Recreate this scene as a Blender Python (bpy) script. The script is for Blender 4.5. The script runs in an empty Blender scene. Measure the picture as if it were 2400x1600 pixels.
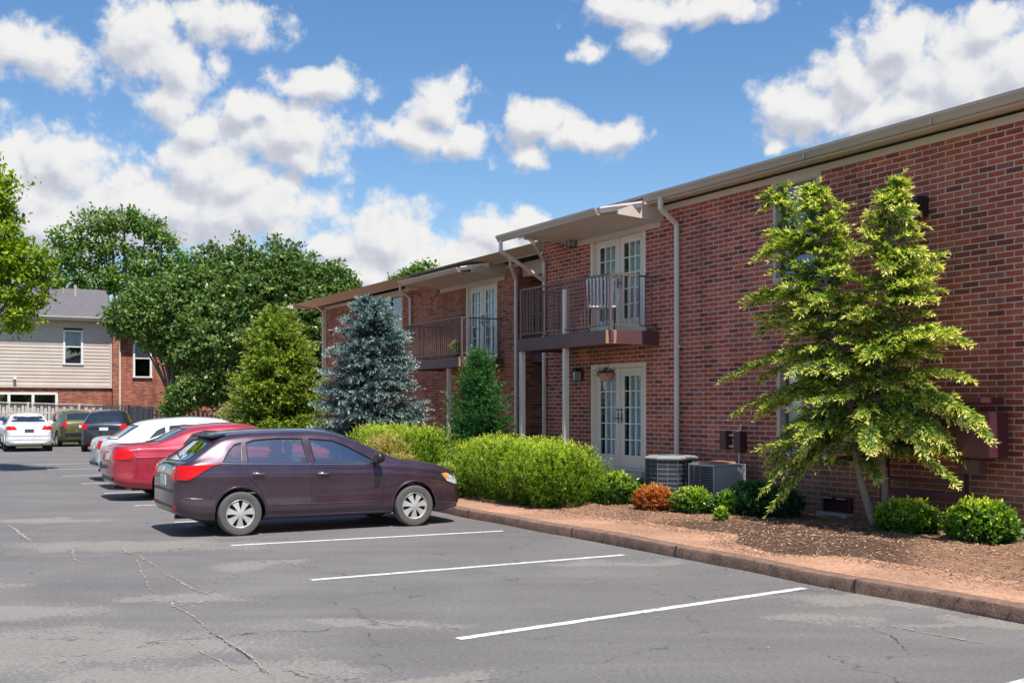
EXPO, SUN_E, SKY_S, CLOUD_S = 0.95, 3.35, 0.14, 0.46
import bpy, bmesh, math, random
import numpy as np
from mathutils import Vector, Matrix
from mathutils.bvhtree import BVHTree
random.seed(7); RNG = np.random.default_rng(7)
PI = math.pi
C = bpy.context.scene.collection
# ---------------------------------------------------------------- frames
F, HX, HY, EYE = 2600.0, 1200.0, 954.0, 1.79        # focal length, centre column, horizon row (2400 px photograph), eye height
WV = Vector((-1450, 2600)).normalized()             # along the facade, away from the camera
NV = Vector((-WV.y, WV.x))                          # out of the facade, towards the car park
if NV.x > 0: NV = -NV
DW = 12.0
def facade(px, t=0.0):
    dx = (px-HX)/F
    y = (DW-t)/-(NV.x*dx+NV.y)
    return Vector((dx*y, y))
ORG = facade(2400)
ANG = math.atan2(-WV.y, -WV.x)
def LX(px, t=0.0): return -(facade(px, t)-ORG).dot(WV)     # local x: along the facade, to the right
def ZH(px, py, t=0.0): return EYE+(HY-py)*facade(px, t).y/F
def L2W(lx, ly, z=0.0):
    p = ORG - WV*lx - NV*ly
    return Vector((p.x, p.y, z))
def GP(px, py, z=0.0):
    y = (EYE-z)*F/(py-HY)
    return Vector(((px-HX)/F*y, y, z))
def AT(px, y, z=0.0): return Vector(((px-HX)/F*y, y, z))
def ZY(py, y): return EYE+(HY-py)*y/F
# ---------------------------------------------------------------- objects
def tag(o, label=None, cat=None, group=None, kind=None):
    if label: o['label'] = label
    if cat: o['category'] = cat
    if group: o['group'] = group
    if kind: o['kind'] = kind
    return o
def empty(name, loc=(0,0,0), rz=0, label=None, cat=None, group=None):
    o = bpy.data.objects.new(name, None); C.objects.link(o)
    o.location = loc; o.rotation_euler = (0,0,rz); o.empty_display_size = .2
    return tag(o, label, cat, group)
def link(name, me, mats, parent=None, smooth=None):
    o = bpy.data.objects.new(name, me); C.objects.link(o)
    if mats is not None:
        for m in (mats if isinstance(mats, (list, tuple)) else [mats]): me.materials.append(m)
    if parent: o.parent = parent
    if smooth is not None:
        me.polygons.foreach_set('use_smooth', [True]*len(me.polygons))
        if smooth < 3: me.set_sharp_from_angle(angle=smooth)
    return o
class MB:
    def __init__(s): s.v = []; s.f = []; s.m = []
    def add(s, vs, fs, mi=0):
        b = len(s.v); s.v += [tuple(v) for v in vs]
        s.f += [tuple(b+i for i in f) for f in fs]; s.m += [mi]*len(fs)
    def box(s, x0, x1, y0, y1, z0, z1, mi=0, rz=0, c=None):
        if x0 > x1: x0, x1 = x1, x0
        if y0 > y1: y0, y1 = y1, y0
        if z0 > z1: z0, z1 = z1, z0
        vs = [(x0,y0,z0),(x1,y0,z0),(x1,y1,z0),(x0,y1,z0),(x0,y0,z1),(x1,y0,z1),(x1,y1,z1),(x0,y1,z1)]
        if rz:
            cx, cy = c or ((x0+x1)/2, (y0+y1)/2); ca, sa = math.cos(rz), math.sin(rz)
            vs = [(cx+(x-cx)*ca-(y-cy)*sa, cy+(x-cx)*sa+(y-cy)*ca, z) for x,y,z in vs]
        s.add(vs, [(0,3,2,1),(4,5,6,7),(0,1,5,4),(1,2,6,5),(2,3,7,6),(3,0,4,7)], mi)
    def quad(s, a, b, c, d, mi=0): s.add([a,b,c,d], [(0,1,2,3)], mi)
    def bar(s, a, b, w, h, mi=0, up=(0,0,1)):
        a, b = Vector(a), Vector(b); d = (b-a).normalized(); u = Vector(up)
        if abs(d.dot(u)) > .98: u = Vector((0,1,0))
        r = d.cross(u).normalized(); u = r.cross(d).normalized()
        vs = [p+r*i*w/2+u*j*h/2 for p in (a,b) for i,j in ((-1,-1),(1,-1),(1,1),(-1,1))]
        s.add(vs, [(0,1,2,3),(7,6,5,4),(0,4,5,1),(1,5,6,2),(2,6,7,3),(3,7,4,0)], mi)
    def tube(s, pts, rad, n=8, mi=0, cap=True):
        pts = [Vector(p) for p in pts]
        if not isinstance(rad, (list, tuple)): rad = [rad]*len(pts)
        rings = []; u = None
        for i, p in enumerate(pts):
            d = (pts[min(i+1, len(pts)-1)]-pts[max(i-1, 0)]).normalized()
            if u is None: u = d.orthogonal().normalized()
            u = (u-d*u.dot(d)); u = u.normalized() if u.length > 1e-6 else d.orthogonal().normalized()
            v = d.cross(u)
            rings.append([p+(u*math.cos(a)+v*math.sin(a))*rad[i] for a in [2*PI*k/n for k in range(n)]])
        vs = [q for r in rings for q in r]; fs = []
        for i in range(len(pts)-1):
            for k in range(n):
                a, b = i*n+k, i*n+(k+1) % n
                fs.append((a, b, b+n, a+n))
        if cap: fs += [tuple(range(n-1, -1, -1)), tuple(range((len(pts)-1)*n, len(pts)*n))]
        s.add(vs, fs, mi)
    def lathe(s, prof, n=24, mi=0, axis='z', c=(0,0,0)):
        vs = []; fs = []
        for r, h in prof:
            for k in range(n):
                a = 2*PI*k/n; x, y = r*math.cos(a), r*math.sin(a)
                q = (x, y, h) if axis == 'z' else (x, h, y)
                vs.append((q[0]+c[0], q[1]+c[1], q[2]+c[2]))
        for i in range(len(prof)-1):
            for k in range(n):
                a, b = i*n+k, i*n+(k+1) % n
                fs.append((a, b, b+n, a+n) if axis == 'z' else (a, a+n, b+n, b))
        s.add(vs, fs, mi)
    def prism(s, poly, y0, y1, mi=0, plane='xz'):
        n = len(poly)
        f = {'xz': lambda p, d: (p[0], d, p[1]), 'yz': lambda p, d: (d, p[0], p[1]), 'xy': lambda p, d: (p[0], p[1], d)}[plane]
        vs = [f(p, y0) for p in poly]+[f(p, y1) for p in poly]
        fs = [tuple(range(n)), tuple(range(2*n-1, n-1, -1))]+[(i, i+n, (i+1) % n+n, (i+1) % n) for i in range(n)]
        s.add(vs, fs, mi)
    def build(s, name, mats, parent=None, smooth=None, fix=True, bevel=0):
        me = bpy.data.meshes.new(name); me.from_pydata(s.v, [], s.f); me.polygons.foreach_set('material_index', s.m)
        if fix or bevel:
            bm = bmesh.new(); bm.from_mesh(me); bmesh.ops.recalc_face_normals(bm, faces=bm.faces)
            if bevel:
                es = [e for e in bm.edges if len(e.link_faces) == 2 and e.calc_face_angle(0) > .6]
                bmesh.ops.bevel(bm, geom=es, offset=bevel, segments=2, affect='EDGES', clamp_overlap=True)
            bm.to_mesh(me); bm.free()
        return link(name, me, mats, parent, smooth)
def np_mesh(name, V, Q, mats, parent=None, tint=None, smooth=False):
    me = bpy.data.meshes.new(name); k = Q.shape[1]
    me.vertices.add(len(V)); me.vertices.foreach_set('co', V.astype(np.float32).ravel())
    me.loops.add(Q.size); me.loops.foreach_set('vertex_index', Q.astype(np.int32).ravel())
    me.polygons.add(len(Q)); me.polygons.foreach_set('loop_start', np.arange(0, Q.size, k, dtype=np.int32))
    if smooth: me.polygons.foreach_set('use_smooth', np.ones(len(Q), bool))
    if tint is not None:
        a = me.attributes.new('tint', 'FLOAT', 'FACE'); a.data.foreach_set('value', tint.astype(np.float32))
    me.update(calc_edges=True); me.validate()
    return link(name, me, mats, parent)
# ---------------------------------------------------------------- materials
def nn(nt, t, **kw):
    n = nt.nodes.new(t)
    for k, v in kw.items():
        if k in n.inputs.keys(): n.inputs[k].default_value = v
        else: setattr(n, k, v)
    return n
def newmat(name):
    m = bpy.data.materials.new(name); m.use_nodes = True
    nt = m.node_tree; b = nt.nodes['Principled BSDF']
    return m, nt, b, nt.links.new
def ramp(nt, stops, interp='LINEAR'):
    r = nt.nodes.new('ShaderNodeValToRGB'); e = r.color_ramp; e.interpolation = interp
    while len(e.elements) > 1: e.elements.remove(e.elements[-1])
    e.elements[0].position = stops[0][0]; e.elements[0].color = (*stops[0][1], 1)
    for p, c in stops[1:]:
        k = e.elements.new(p); k.color = (*c, 1)
    return r
def g3(v): return (v, v, v)
def plain(name, col, rough=.6, metal=0, var=.12, scale=4, bump=0, bscale=60, coat=0, spec=.5, stretch=(1,1,1)):
    m, nt, b, L = newmat(name)
    tc = nn(nt, 'ShaderNodeTexCoord'); mp = nn(nt, 'ShaderNodeMapping'); mp.inputs['Scale'].default_value = stretch
    L(tc.outputs['Object'], mp.inputs[0])
    n = nn(nt, 'ShaderNodeTexNoise', Scale=scale, Detail=6.0, Roughness=.62); L(mp.outputs[0], n.inputs['Vector'])
    r = ramp(nt, [(.25, tuple(c*(1-var) for c in col)), (.75, tuple(min(1, c*(1+var)) for c in col))])
    L(n.outputs['Fac'], r.inputs[0]); L(r.outputs[0], b.inputs['Base Color'])
    b.inputs['Roughness'].default_value = rough; b.inputs['Metallic'].default_value = metal
    b.inputs['Coat Weight'].default_value = coat; b.inputs['Specular IOR Level'].default_value = spec
    if bump:
        n2 = nn(nt, 'ShaderNodeTexNoise', Scale=bscale, Detail=5.0); L(mp.outputs[0], n2.inputs['Vector'])
        bp = nn(nt, 'ShaderNodeBump', Strength=bump, Distance=.01); L(n2.outputs['Fac'], bp.inputs['Height']); L(bp.outputs[0], b.inputs['Normal'])
    return m
def brick_mat(name, tones, mortar, bw=.254, bh=.079, joint=.009, stain=.25):
    m, nt, b, L = newmat(name)
    tc = nn(nt, 'ShaderNodeTexCoord'); sx = nn(nt, 'ShaderNodeSeparateXYZ'); L(tc.outputs['Object'], sx.inputs[0])
    ad = nn(nt, 'ShaderNodeMath', operation='ADD'); L(sx.outputs[0], ad.inputs[0]); L(sx.outputs[1], ad.inputs[1])
    cb = nn(nt, 'ShaderNodeCombineXYZ'); L(ad.outputs[0], cb.inputs[0]); L(sx.outputs[2], cb.inputs[1])
    # slightly uneven courses
    wn = nn(nt, 'ShaderNodeTexNoise', Scale=3.0, Detail=3.0); L(tc.outputs['Object'], wn.inputs['Vector'])
    wm = nn(nt, 'ShaderNodeVectorMath', operation='MULTIPLY_ADD'); L(wn.outputs['Color'], wm.inputs[0])
    wm.inputs[1].default_value = (.012, .010, 0); L(cb.outputs[0], wm.inputs[2])
    br = nn(nt, 'ShaderNodeTexBrick'); L(wm.outputs[0], br.inputs['Vector'])
    br.inputs['Scale'].default_value = 1; br.inputs['Brick Width'].default_value = bw; br.inputs['Row Height'].default_value = bh
    br.inputs['Mortar Size'].default_value = joint; br.inputs['Mortar Smooth'].default_value = .25; br.inputs['Bias'].default_value = 0
    br.inputs['Color1'].default_value = (0,0,0,1); br.inputs['Color2'].default_value = (1,1,1,1)
    br.offset = .5
    r = ramp(nt, tones); L(br.outputs['Color'], r.inputs[0])
    n = nn(nt, 'ShaderNodeTexNoise', Scale=28.0, Detail=6.0, Roughness=.7); L(tc.outputs['Object'], n.inputs['Vector'])
    n3 = nn(nt, 'ShaderNodeTexNoise', Scale=.7, Detail=4.0); L(tc.outputs['Object'], n3.inputs['Vector'])
    r2 = ramp(nt, [(.25, g3(.62)), (.8, g3(1.32))]); L(n.outputs['Fac'], r2.inputs[0])
    r3 = ramp(nt, [(.3, g3(1-stain)), (.7, g3(1+stain*.5))]); L(n3.outputs['Fac'], r3.inputs[0])
    m1 = nn(nt, 'ShaderNodeMix', data_type='RGBA', blend_type='MULTIPLY'); m1.inputs[0].default_value = 1
    L(r.outputs[0], m1.inputs[6]); L(r2.outputs[0], m1.inputs[7])
    m3 = nn(nt, 'ShaderNodeMix', data_type='RGBA'); L(br.outputs['Fac'], m3.inputs[0]); L(m1.outputs[2], m3.inputs[6]); m3.inputs[7].default_value = (*mortar, 1)
    m2 = nn(nt, 'ShaderNodeMix', data_type='RGBA', blend_type='MULTIPLY'); m2.inputs[0].default_value = 1
    L(m3.outputs[2], m2.inputs[6]); L(r3.outputs[0], m2.inputs[7]); 
    mp = nn(nt, 'ShaderNodeMapping'); mp.inputs['Scale'].default_value = (3.2,3.2,.25); L(tc.outputs['Object'], mp.inputs[0]); n5 = nn(nt, 'ShaderNodeTexNoise', Scale=1.0, Detail=6.0, Roughness=.6); L(mp.outputs[0], n5.inputs['Vector'])
    r5 = ramp(nt, [(.30,(.72,.70,.70)),(.5,g3(1.0)),(.72,(1.10,1.09,1.08))]); L(n5.outputs['Fac'], r5.inputs[0]); m5 = nn(nt, 'ShaderNodeMix', data_type='RGBA', blend_type='MULTIPLY'); m5.inputs[0].default_value = 1; L(m2.outputs[2], m5.inputs[6]); L(r5.outputs[0], m5.inputs[7])
    gz = nn(nt, 'ShaderNodeMath', operation='MULTIPLY_ADD'); L(n3.outputs['Fac'], gz.inputs[0]); gz.inputs[1].default_value = -.9; L(sx.outputs[2], gz.inputs[2])
    gr = nn(nt, 'ShaderNodeMapRange', interpolation_type='SMOOTHSTEP'); L(gz.outputs[0], gr.inputs[0]); gr.inputs[1].default_value = -.1; gr.inputs[2].default_value = .9; gr.inputs[3].default_value = .55; gr.inputs[4].default_value = 0
    m6 = nn(nt, 'ShaderNodeMix', data_type='RGBA'); L(gr.outputs[0], m6.inputs[0]); L(m5.outputs[2], m6.inputs[6]); m6.inputs[7].default_value = (.20,.135,.085,1); L(m6.outputs[2], b.inputs['Base Color'])
    b.inputs['Roughness'].default_value = .85
    iv = nn(nt, 'ShaderNodeMath', operation='MULTIPLY_ADD'); L(br.outputs['Fac'], iv.inputs[0]); iv.inputs[1].default_value = -1
    n4 = nn(nt, 'ShaderNodeMath', operation='MULTIPLY'); L(n.outputs['Fac'], n4.inputs[0]); n4.inputs[1].default_value = .5; L(n4.outputs[0], iv.inputs[2])
    bp = nn(nt, 'ShaderNodeBump', Strength=.7, Distance=.008); L(iv.outputs[0], bp.inputs['Height']); L(bp.outputs[0], b.inputs['Normal'])
    return m
def leaf_mat(name, stops, trans=.35, rough=.5):
    m, nt, b, L = newmat(name)
    at = nn(nt, 'ShaderNodeAttribute'); at.attribute_name = 'tint'
    r = ramp(nt, stops); L(at.outputs['Fac'], r.inputs[0]); L(r.outputs[0], b.inputs['Base Color'])
    b.inputs['Roughness'].default_value = rough; b.inputs['Specular IOR Level'].default_value = .35
    tr = nn(nt, 'ShaderNodeBsdfTranslucent'); hs = nn(nt, 'ShaderNodeHueSaturation', Saturation=1.15, Value=1.5); L(r.outputs[0], hs.inputs['Color']); L(hs.outputs[0], tr.inputs[0])
    mx = nn(nt, 'ShaderNodeMixShader'); mx.inputs[0].default_value = trans
    L(b.outputs[0], mx.inputs[1]); L(tr.outputs[0], mx.inputs[2]); L(mx.outputs[0], nt.nodes['Material Output'].inputs[0])
    return m
def glass_mat(name, tint=(.75,.85,.82), refl=.12, rough=.02):
    m, nt, b, L = newmat(name); nt.nodes.remove(b)
    t = nn(nt, 'ShaderNodeBsdfTransparent'); t.inputs[0].default_value = (*tint, 1)
    g = nn(nt, 'ShaderNodeBsdfGlossy'); g.inputs['Roughness'].default_value = rough; g.inputs[0].default_value = (.95,.97,1,1)
    lw = nn(nt, 'ShaderNodeLayerWeight', Blend=.35); mr = nn(nt, 'ShaderNodeMapRange'); L(lw.outputs['Fresnel'], mr.inputs[0])
    mr.inputs[3].default_value = refl; mr.inputs[4].default_value = .9
    mx = nn(nt, 'ShaderNodeMixShader'); L(mr.outputs[0], mx.inputs[0]); L(t.outputs[0], mx.inputs[1]); L(g.outputs[0], mx.inputs[2])
    L(mx.outputs[0], nt.nodes['Material Output'].inputs[0]); return m
def paint(name, col, metal=.35, rough=.32, coat=1.0):
    m, nt, b, L = newmat(name)
    b.inputs['Base Color'].default_value = (*col, 1); b.inputs['Metallic'].default_value = metal; b.inputs['Roughness'].default_value = rough
    b.inputs['Coat Weight'].default_value = coat; b.inputs['Coat Roughness'].default_value = .04
    tc = nn(nt, 'ShaderNodeTexCoord'); n = nn(nt, 'ShaderNodeTexNoise', Scale=2.5, Detail=5.0); L(tc.outputs['Object'], n.inputs['Vector'])
    r = ramp(nt, [(.3, tuple(c*.9 for c in col)), (.7, tuple(c*1.12+.004 for c in col))]); L(n.outputs['Fac'], r.inputs[0]); L(r.outputs[0], b.inputs['Base Color'])
    # dust towards a rougher film in patches
    r2 = ramp(nt, [(.35, g3(rough)), (.7, g3(rough+.12))]); L(n.outputs['Fac'], r2.inputs[0]); L(r2.outputs[0], b.inputs['Roughness'])
    return m
M = {}
M['brick'] = brick_mat('brick', [(0,(.20,.05,.042)),(.13,(.29,.065,.048)),(.3,(.43,.083,.055)),(.5,(.50,.108,.064)),(.68,(.57,.15,.082)),(.82,(.46,.078,.052)),(.93,(.37,.13,.10)),(1,(.28,.08,.072))], (.66,.50,.39))
M['brick_far'] = brick_mat('brick_far', [(0,(.2,.06,.038)),(.5,(.43,.125,.07)),(1,(.53,.19,.105))], (.40,.27,.2), stain=.3)
M['trim'] = plain('beige_trim', (.60,.50,.42), .55, var=.08, scale=3, bump=.15)
M['doorpaint'] = plain('cream_door_paint', (.84,.72,.60), .45, var=.05, scale=2)
M['muntin'] = plain('white_muntin', (.88,.87,.84), .4, var=.03)
M['gutter'] = plain('gutter_metal', (.44,.36,.30), .45, var=.15, scale=2, stretch=(.3,1,1), bump=.1)
M['gutter_sunlit'] = plain('sunlit_gutter', (.78,.74,.68), .4, var=.08, scale=3)  # paler copy of the gutter, sunlight on the corner piece put into its colour
M['pipe'] = plain('downspout_paint', (.72,.62,.54), .5, var=.08, scale=2)
M['soffit'] = plain('soffit_board', (.62,.51,.43), .6, var=.08)
M['deckpaint'] = plain('maroon_deck_paint', (.115,.052,.055), .5, var=.12, scale=3, bump=.2)
M['wood'] = plain('worn_wood', (.46,.24,.15), .7, var=.2, scale=8, stretch=(1,1,.2), bump=.3)
M['railmetal'] = plain('rail_paint', (.17,.11,.095), .5, var=.15)
M['maroon'] = plain('maroon_metal_paint', (.085,.025,.035), .45, var=.18, scale=3, bump=.1)
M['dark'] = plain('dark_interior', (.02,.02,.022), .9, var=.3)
M['black'] = plain('black_plastic', (.018,.018,.02), .4, var=.2)
M['curtain'] = plain('white_curtain', (.84,.85,.86), .9, var=.12, scale=8, stretch=(2,2,.3))
M['shingle'] = plain('asphalt_shingle', (.13,.12,.13), .95, var=.45, scale=7, bump=.6, bscale=30, stretch=(.6,3,3))
M['winglass'] = glass_mat('window_glass', (.82,.88,.9), .14)
M['darkglass'] = plain('dark_glass', (.03,.04,.045), .05, var=.3, scale=2, spec=.9)
M['acmetal'] = plain('ac_metal', (.15,.155,.17), .45, var=.1, metal=.2)
M['acfin'] = plain('ac_coil', (.075,.08,.10), .5, var=.25, bump=.5, bscale=200, metal=.4)
M['acwire'] = plain('ac_wire', (.30,.31,.34), .45, var=.1)
M['aclid'] = plain('ac_lid', (.27,.28,.27), .5, var=.08)
M['aclight'] = plain('ac_light_panel', (.42,.42,.43), .5, var=.08)
M['whitemetal'] = plain('white_metal', (.8,.79,.76), .4, var=.05)
M['concrete'] = plain('concrete', (.42,.37,.32), .9, var=.15, scale=6, bump=.4)
M['bark'] = plain('bark', (.17,.125,.10), .9, var=.35, scale=9, stretch=(1,1,.25), bump=.9, bscale=40)
M['barkpale'] = plain('pale_bark', (.27,.21,.17), .9, var=.3, scale=10, stretch=(1,1,.2), bump=.8, bscale=40)
# ---------------------------------------------------------------- camera, world, sun
cam = bpy.data.cameras.new('camera'); co = bpy.data.objects.new('camera', cam); C.objects.link(co)
co.location = (0, 0, EYE); co.rotation_euler = (PI/2, 0, 0); cam.sensor_width = 36; cam.lens = 36*F/2400
cam.shift_y = (HY-800)/2400; cam.clip_end = 3000; cam.clip_start = .1
S = bpy.context.scene; S.camera = co
S.view_settings.view_transform = 'Standard'; S.view_settings.look = 'None'; S.view_settings.gamma = 1
S.view_settings.exposure = EXPO
SUN_AZ = (-WV*math.cos(math.radians(5))+NV*math.sin(math.radians(5))).normalized(); SUN_EL = math.radians(63)
sl = bpy.data.lights.new('sun', 'SUN'); sl.energy = SUN_E; sl.angle = math.radians(.5); sl.color = (1, .955, .89)
so = bpy.data.objects.new('sun', sl); C.objects.link(so)
sd = Vector((SUN_AZ.x*math.cos(SUN_EL), SUN_AZ.y*math.cos(SUN_EL), math.sin(SUN_EL)))
so.rotation_euler = sd.to_track_quat('Z', 'Y').to_euler(); so.location = sd*60
w = bpy.data.worlds.new('World'); S.world = w; w.use_nodes = True
nt = w.node_tree; L = nt.links.new; bg = nt.nodes['Background']
sky = nn(nt, 'ShaderNodeTexSky'); sky.sky_type = 'NISHITA'; sky.sun_disc = False; sky.sun_elevation = SUN_EL
sky.sun_rotation = math.atan2(SUN_AZ.x, SUN_AZ.y); sky.air_density = 1.0; sky.dust_density = .6; sky.ozone_density = 2.2
hs = nn(nt, 'ShaderNodeHueSaturation', Hue=.502, Saturation=1.22, Value=.56); L(sky.outputs[0], hs.inputs['Color']); L(hs.outputs[0], bg.inputs[0]); bg.inputs[1].default_value = SKY_S
tc = nn(nt, 'ShaderNodeTexCoord'); sp = nn(nt, 'ShaderNodeSeparateXYZ'); L(tc.outputs['Generated'], sp.inputs[0])
az = nn(nt, 'ShaderNodeMath', operation='ARCTAN2'); L(sp.outputs[0], az.inputs[0]); L(sp.outputs[1], az.inputs[1])
el = nn(nt, 'ShaderNodeMath', operation='ARCSINE'); L(sp.outputs[2], el.inputs[0])
ae = nn(nt, 'ShaderNodeCombineXYZ'); L(az.outputs[0], ae.inputs[0]); L(el.outputs[0], ae.inputs[1])
# cumulus: (column, row, half width, half height, softness offset), rows and columns of a 2352 x 1568 print
CL = [(330,90,120,80,0),(420,150,80,70,0),(110,130,190,60,-.12),(520,60,150,50,-.15),(400,230,75,70,-.05),(480,290,60,60,-.05),(730,190,150,40,-.12),
      (560,250,80,55,0),(660,310,150,85,.02),(600,240,60,45,-.05),(690,365,60,45,0),
      (140,370,110,90,.05),(10,400,70,90,0),(60,470,140,90,.1),(290,450,130,70,.05),(470,390,120,95,.05),(400,480,330,90,.12),(600,480,150,70,.05),(540,430,110,60,0),(100,520,170,80,.1),
      (890,555,130,95,.05),(780,560,80,55,0),(960,600,170,70,.08),(1150,555,110,65,.02),(1210,520,60,45,0),(1080,600,140,50,.05),(850,640,200,60,.05),
      (1010,240,72,62,.02),(970,305,85,48,.02),(1060,325,75,38,-.02),(1225,295,80,48,.02),(1300,315,70,42,0),(1390,310,80,38,-.03),(1450,300,48,36,-.03),(1215,365,45,28,-.08),
      (1500,20,150,40,.02),(1480,80,60,55,.02),(1650,20,130,35,-.03),(1350,110,60,25,-.2),(1420,20,80,22,-.05),
      (1840,260,110,65,.02),(1960,190,100,95,.04),(2050,120,110,85,.04),(2180,200,190,130,.1),(2330,180,130,140,.12),(2060,270,160,55,.05),(2270,70,110,60,-.04),(1800,345,40,20,-.15),
      (2600,300,250,180,.1),(-250,300,250,160,.1),(2900,500,300,90,.1),(-600,480,350,120,.1),(3300,200,200,160,0),(1300,-260,300,120,0),(500,-420,260,120,0),(2200,-400,300,140,0)]
def density(vec):
    n1 = nn(nt, 'ShaderNodeTexNoise', Scale=34.0, Detail=10.0, Roughness=.6, Distortion=.15); L(vec, n1.inputs['Vector'])
    v1 = nn(nt, 'ShaderNodeTexVoronoi', feature='SMOOTH_F1', Scale=60.0, Smoothness=.3); 
    wv = nn(nt, 'ShaderNodeVectorMath', operation='MULTIPLY_ADD'); L(n1.outputs['Color'], wv.inputs[0]); wv.inputs[1].default_value = (.012,.012,0); L(vec, wv.inputs[2])
    L(wv.outputs[0], v1.inputs['Vector'])
    w0 = nn(nt, 'ShaderNodeTexNoise', Scale=15.0, Detail=3.0, Roughness=.5); L(vec, w0.inputs['Vector'])
    w1 = nn(nt, 'ShaderNodeVectorMath', operation='MULTIPLY_ADD'); L(w0.outputs['Color'], w1.inputs[0]); w1.inputs[1].default_value = (.05,.035,0)
    w2 = nn(nt, 'ShaderNodeVectorMath', operation='ADD'); L(vec, w2.inputs[0]); w2.inputs[1].default_value = (-.025,-.0175,0); L(w2.outputs[0], w1.inputs[2]); vec0 = vec; vecw = w1.outputs[0]
    last = None
    for (x, y, rx, ry, k) in CL:
        dx = (x/.98-HX)/F; a = math.atan(dx); e = math.atan((HY-y/.98)/F/math.sqrt(1+dx*dx))
        ra = rx/.98/F*math.cos(a)**2; re = ry/.98/F*math.cos(a)
        q = nn(nt, 'ShaderNodeVectorMath', operation='MULTIPLY_ADD'); L(vecw, q.inputs[0]); q.inputs[1].default_value = (1/ra, 1/re, 0); q.inputs[2].default_value = (-a/ra, -e/re, 0)
        l = nn(nt, 'ShaderNodeVectorMath', operation='LENGTH'); L(q.outputs[0], l.inputs[0]); o = l.outputs['Value']
        if k:
            s_ = nn(nt, 'ShaderNodeMath', operation='SUBTRACT'); L(o, s_.inputs[0]); s_.inputs[1].default_value = k; o = s_.outputs[0]
        if last is not None:
            mn = nn(nt, 'ShaderNodeMath', operation='SMOOTH_MIN'); L(last, mn.inputs[0]); L(o, mn.inputs[1]); mn.inputs[2].default_value = .12; o = mn.outputs[0]
        last = o
    d = nn(nt, 'ShaderNodeMath', operation='SUBTRACT'); d.inputs[0].default_value = 1.0; L(last, d.inputs[1])
    d2 = nn(nt, 'ShaderNodeMath', operation='MULTIPLY'); L(n1.outputs['Fac'], d2.inputs[0]); d2.inputs[1].default_value = 2.5
    n2 = nn(nt, 'ShaderNodeTexNoise', Scale=110.0, Detail=8.0, Roughness=.66, Distortion=.3); L(vec, n2.inputs['Vector'])
    d2b = nn(nt, 'ShaderNodeMath', operation='MULTIPLY_ADD'); L(n2.outputs['Fac'], d2b.inputs[0]); d2b.inputs[1].default_value = .75; L(d2.outputs[0], d2b.inputs[2])
    d3 = nn(nt, 'ShaderNodeMath', operation='MULTIPLY_ADD'); L(v1.outputs['Distance'], d3.inputs[0]); d3.inputs[1].default_value = -.55; L(d2b.outputs[0], d3.inputs[2])
    d4 = nn(nt, 'ShaderNodeMath', operation='ADD'); L(d3.outputs[0], d4.inputs[0]); d4.inputs[1].default_value = -1.24
    return d.outputs[0], d4.outputs[0]
def madd(a, k, b, const=0):
    m_ = nn(nt, 'ShaderNodeMath', operation='MULTIPLY_ADD'); L(a, m_.inputs[0]); m_.inputs[1].default_value = k
    if b is not None: L(b, m_.inputs[2])
    else: m_.inputs[2].default_value = const
    return m_.outputs[0]
bA, nA = density(ae.outputs[0])
sh = nn(nt, 'ShaderNodeVectorMath', operation='ADD'); L(ae.outputs[0], sh.inputs[0]); sh.inputs[1].default_value = (.007, .013, 0)
bB, nB = density(sh.outputs[0])
dA = madd(bA, 1.25, nA)
al = nn(nt, 'ShaderNodeMapRange', interpolation_type='SMOOTHSTEP'); L(dA, al.inputs[0]); al.inputs[1].default_value = -.30; al.inputs[2].default_value = .62
df = madd(bB, -.9, madd(bA, .9, madd(nB, -.42, madd(nA, .42, madd(dA, -.16, None, .06)))))
lt = nn(nt, 'ShaderNodeMapRange', interpolation_type='SMOOTHSTEP'); L(df, lt.inputs[0]); lt.inputs[1].default_value = -.62; lt.inputs[2].default_value = .34
cc = ramp(nt, [(0,(.60,.63,.72)),(.4,(.74,.76,.83)),(.7,(.90,.91,.94)),(1,(1.0,.995,.98))]); L(lt.outputs[0], cc.inputs[0])
bc = nn(nt, 'ShaderNodeBackground'); L(cc.outputs[0], bc.inputs[0]); bc.inputs[1].default_value = CLOUD_S
# no cloud below the horizon
hz = nn(nt, 'ShaderNodeMapRange'); L(el.outputs[0], hz.inputs[0]); hz.inputs[1].default_value = .01; hz.inputs[2].default_value = .08
am = nn(nt, 'ShaderNodeMath', operation='MULTIPLY'); L(al.outputs[0], am.inputs[0]); L(hz.outputs[0], am.inputs[1])
ms = nn(nt, 'ShaderNodeMixShader'); L(am.outputs[0], ms.inputs[0]); L(bg.outputs[0], ms.inputs[1]); L(bc.outputs[0], ms.inputs[2]); L(ms.outputs[0], nt.nodes['World Output'].inputs[0])
w.cycles.sampling_method = 'MANUAL'; w.cycles.sample_map_resolution = 512
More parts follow.
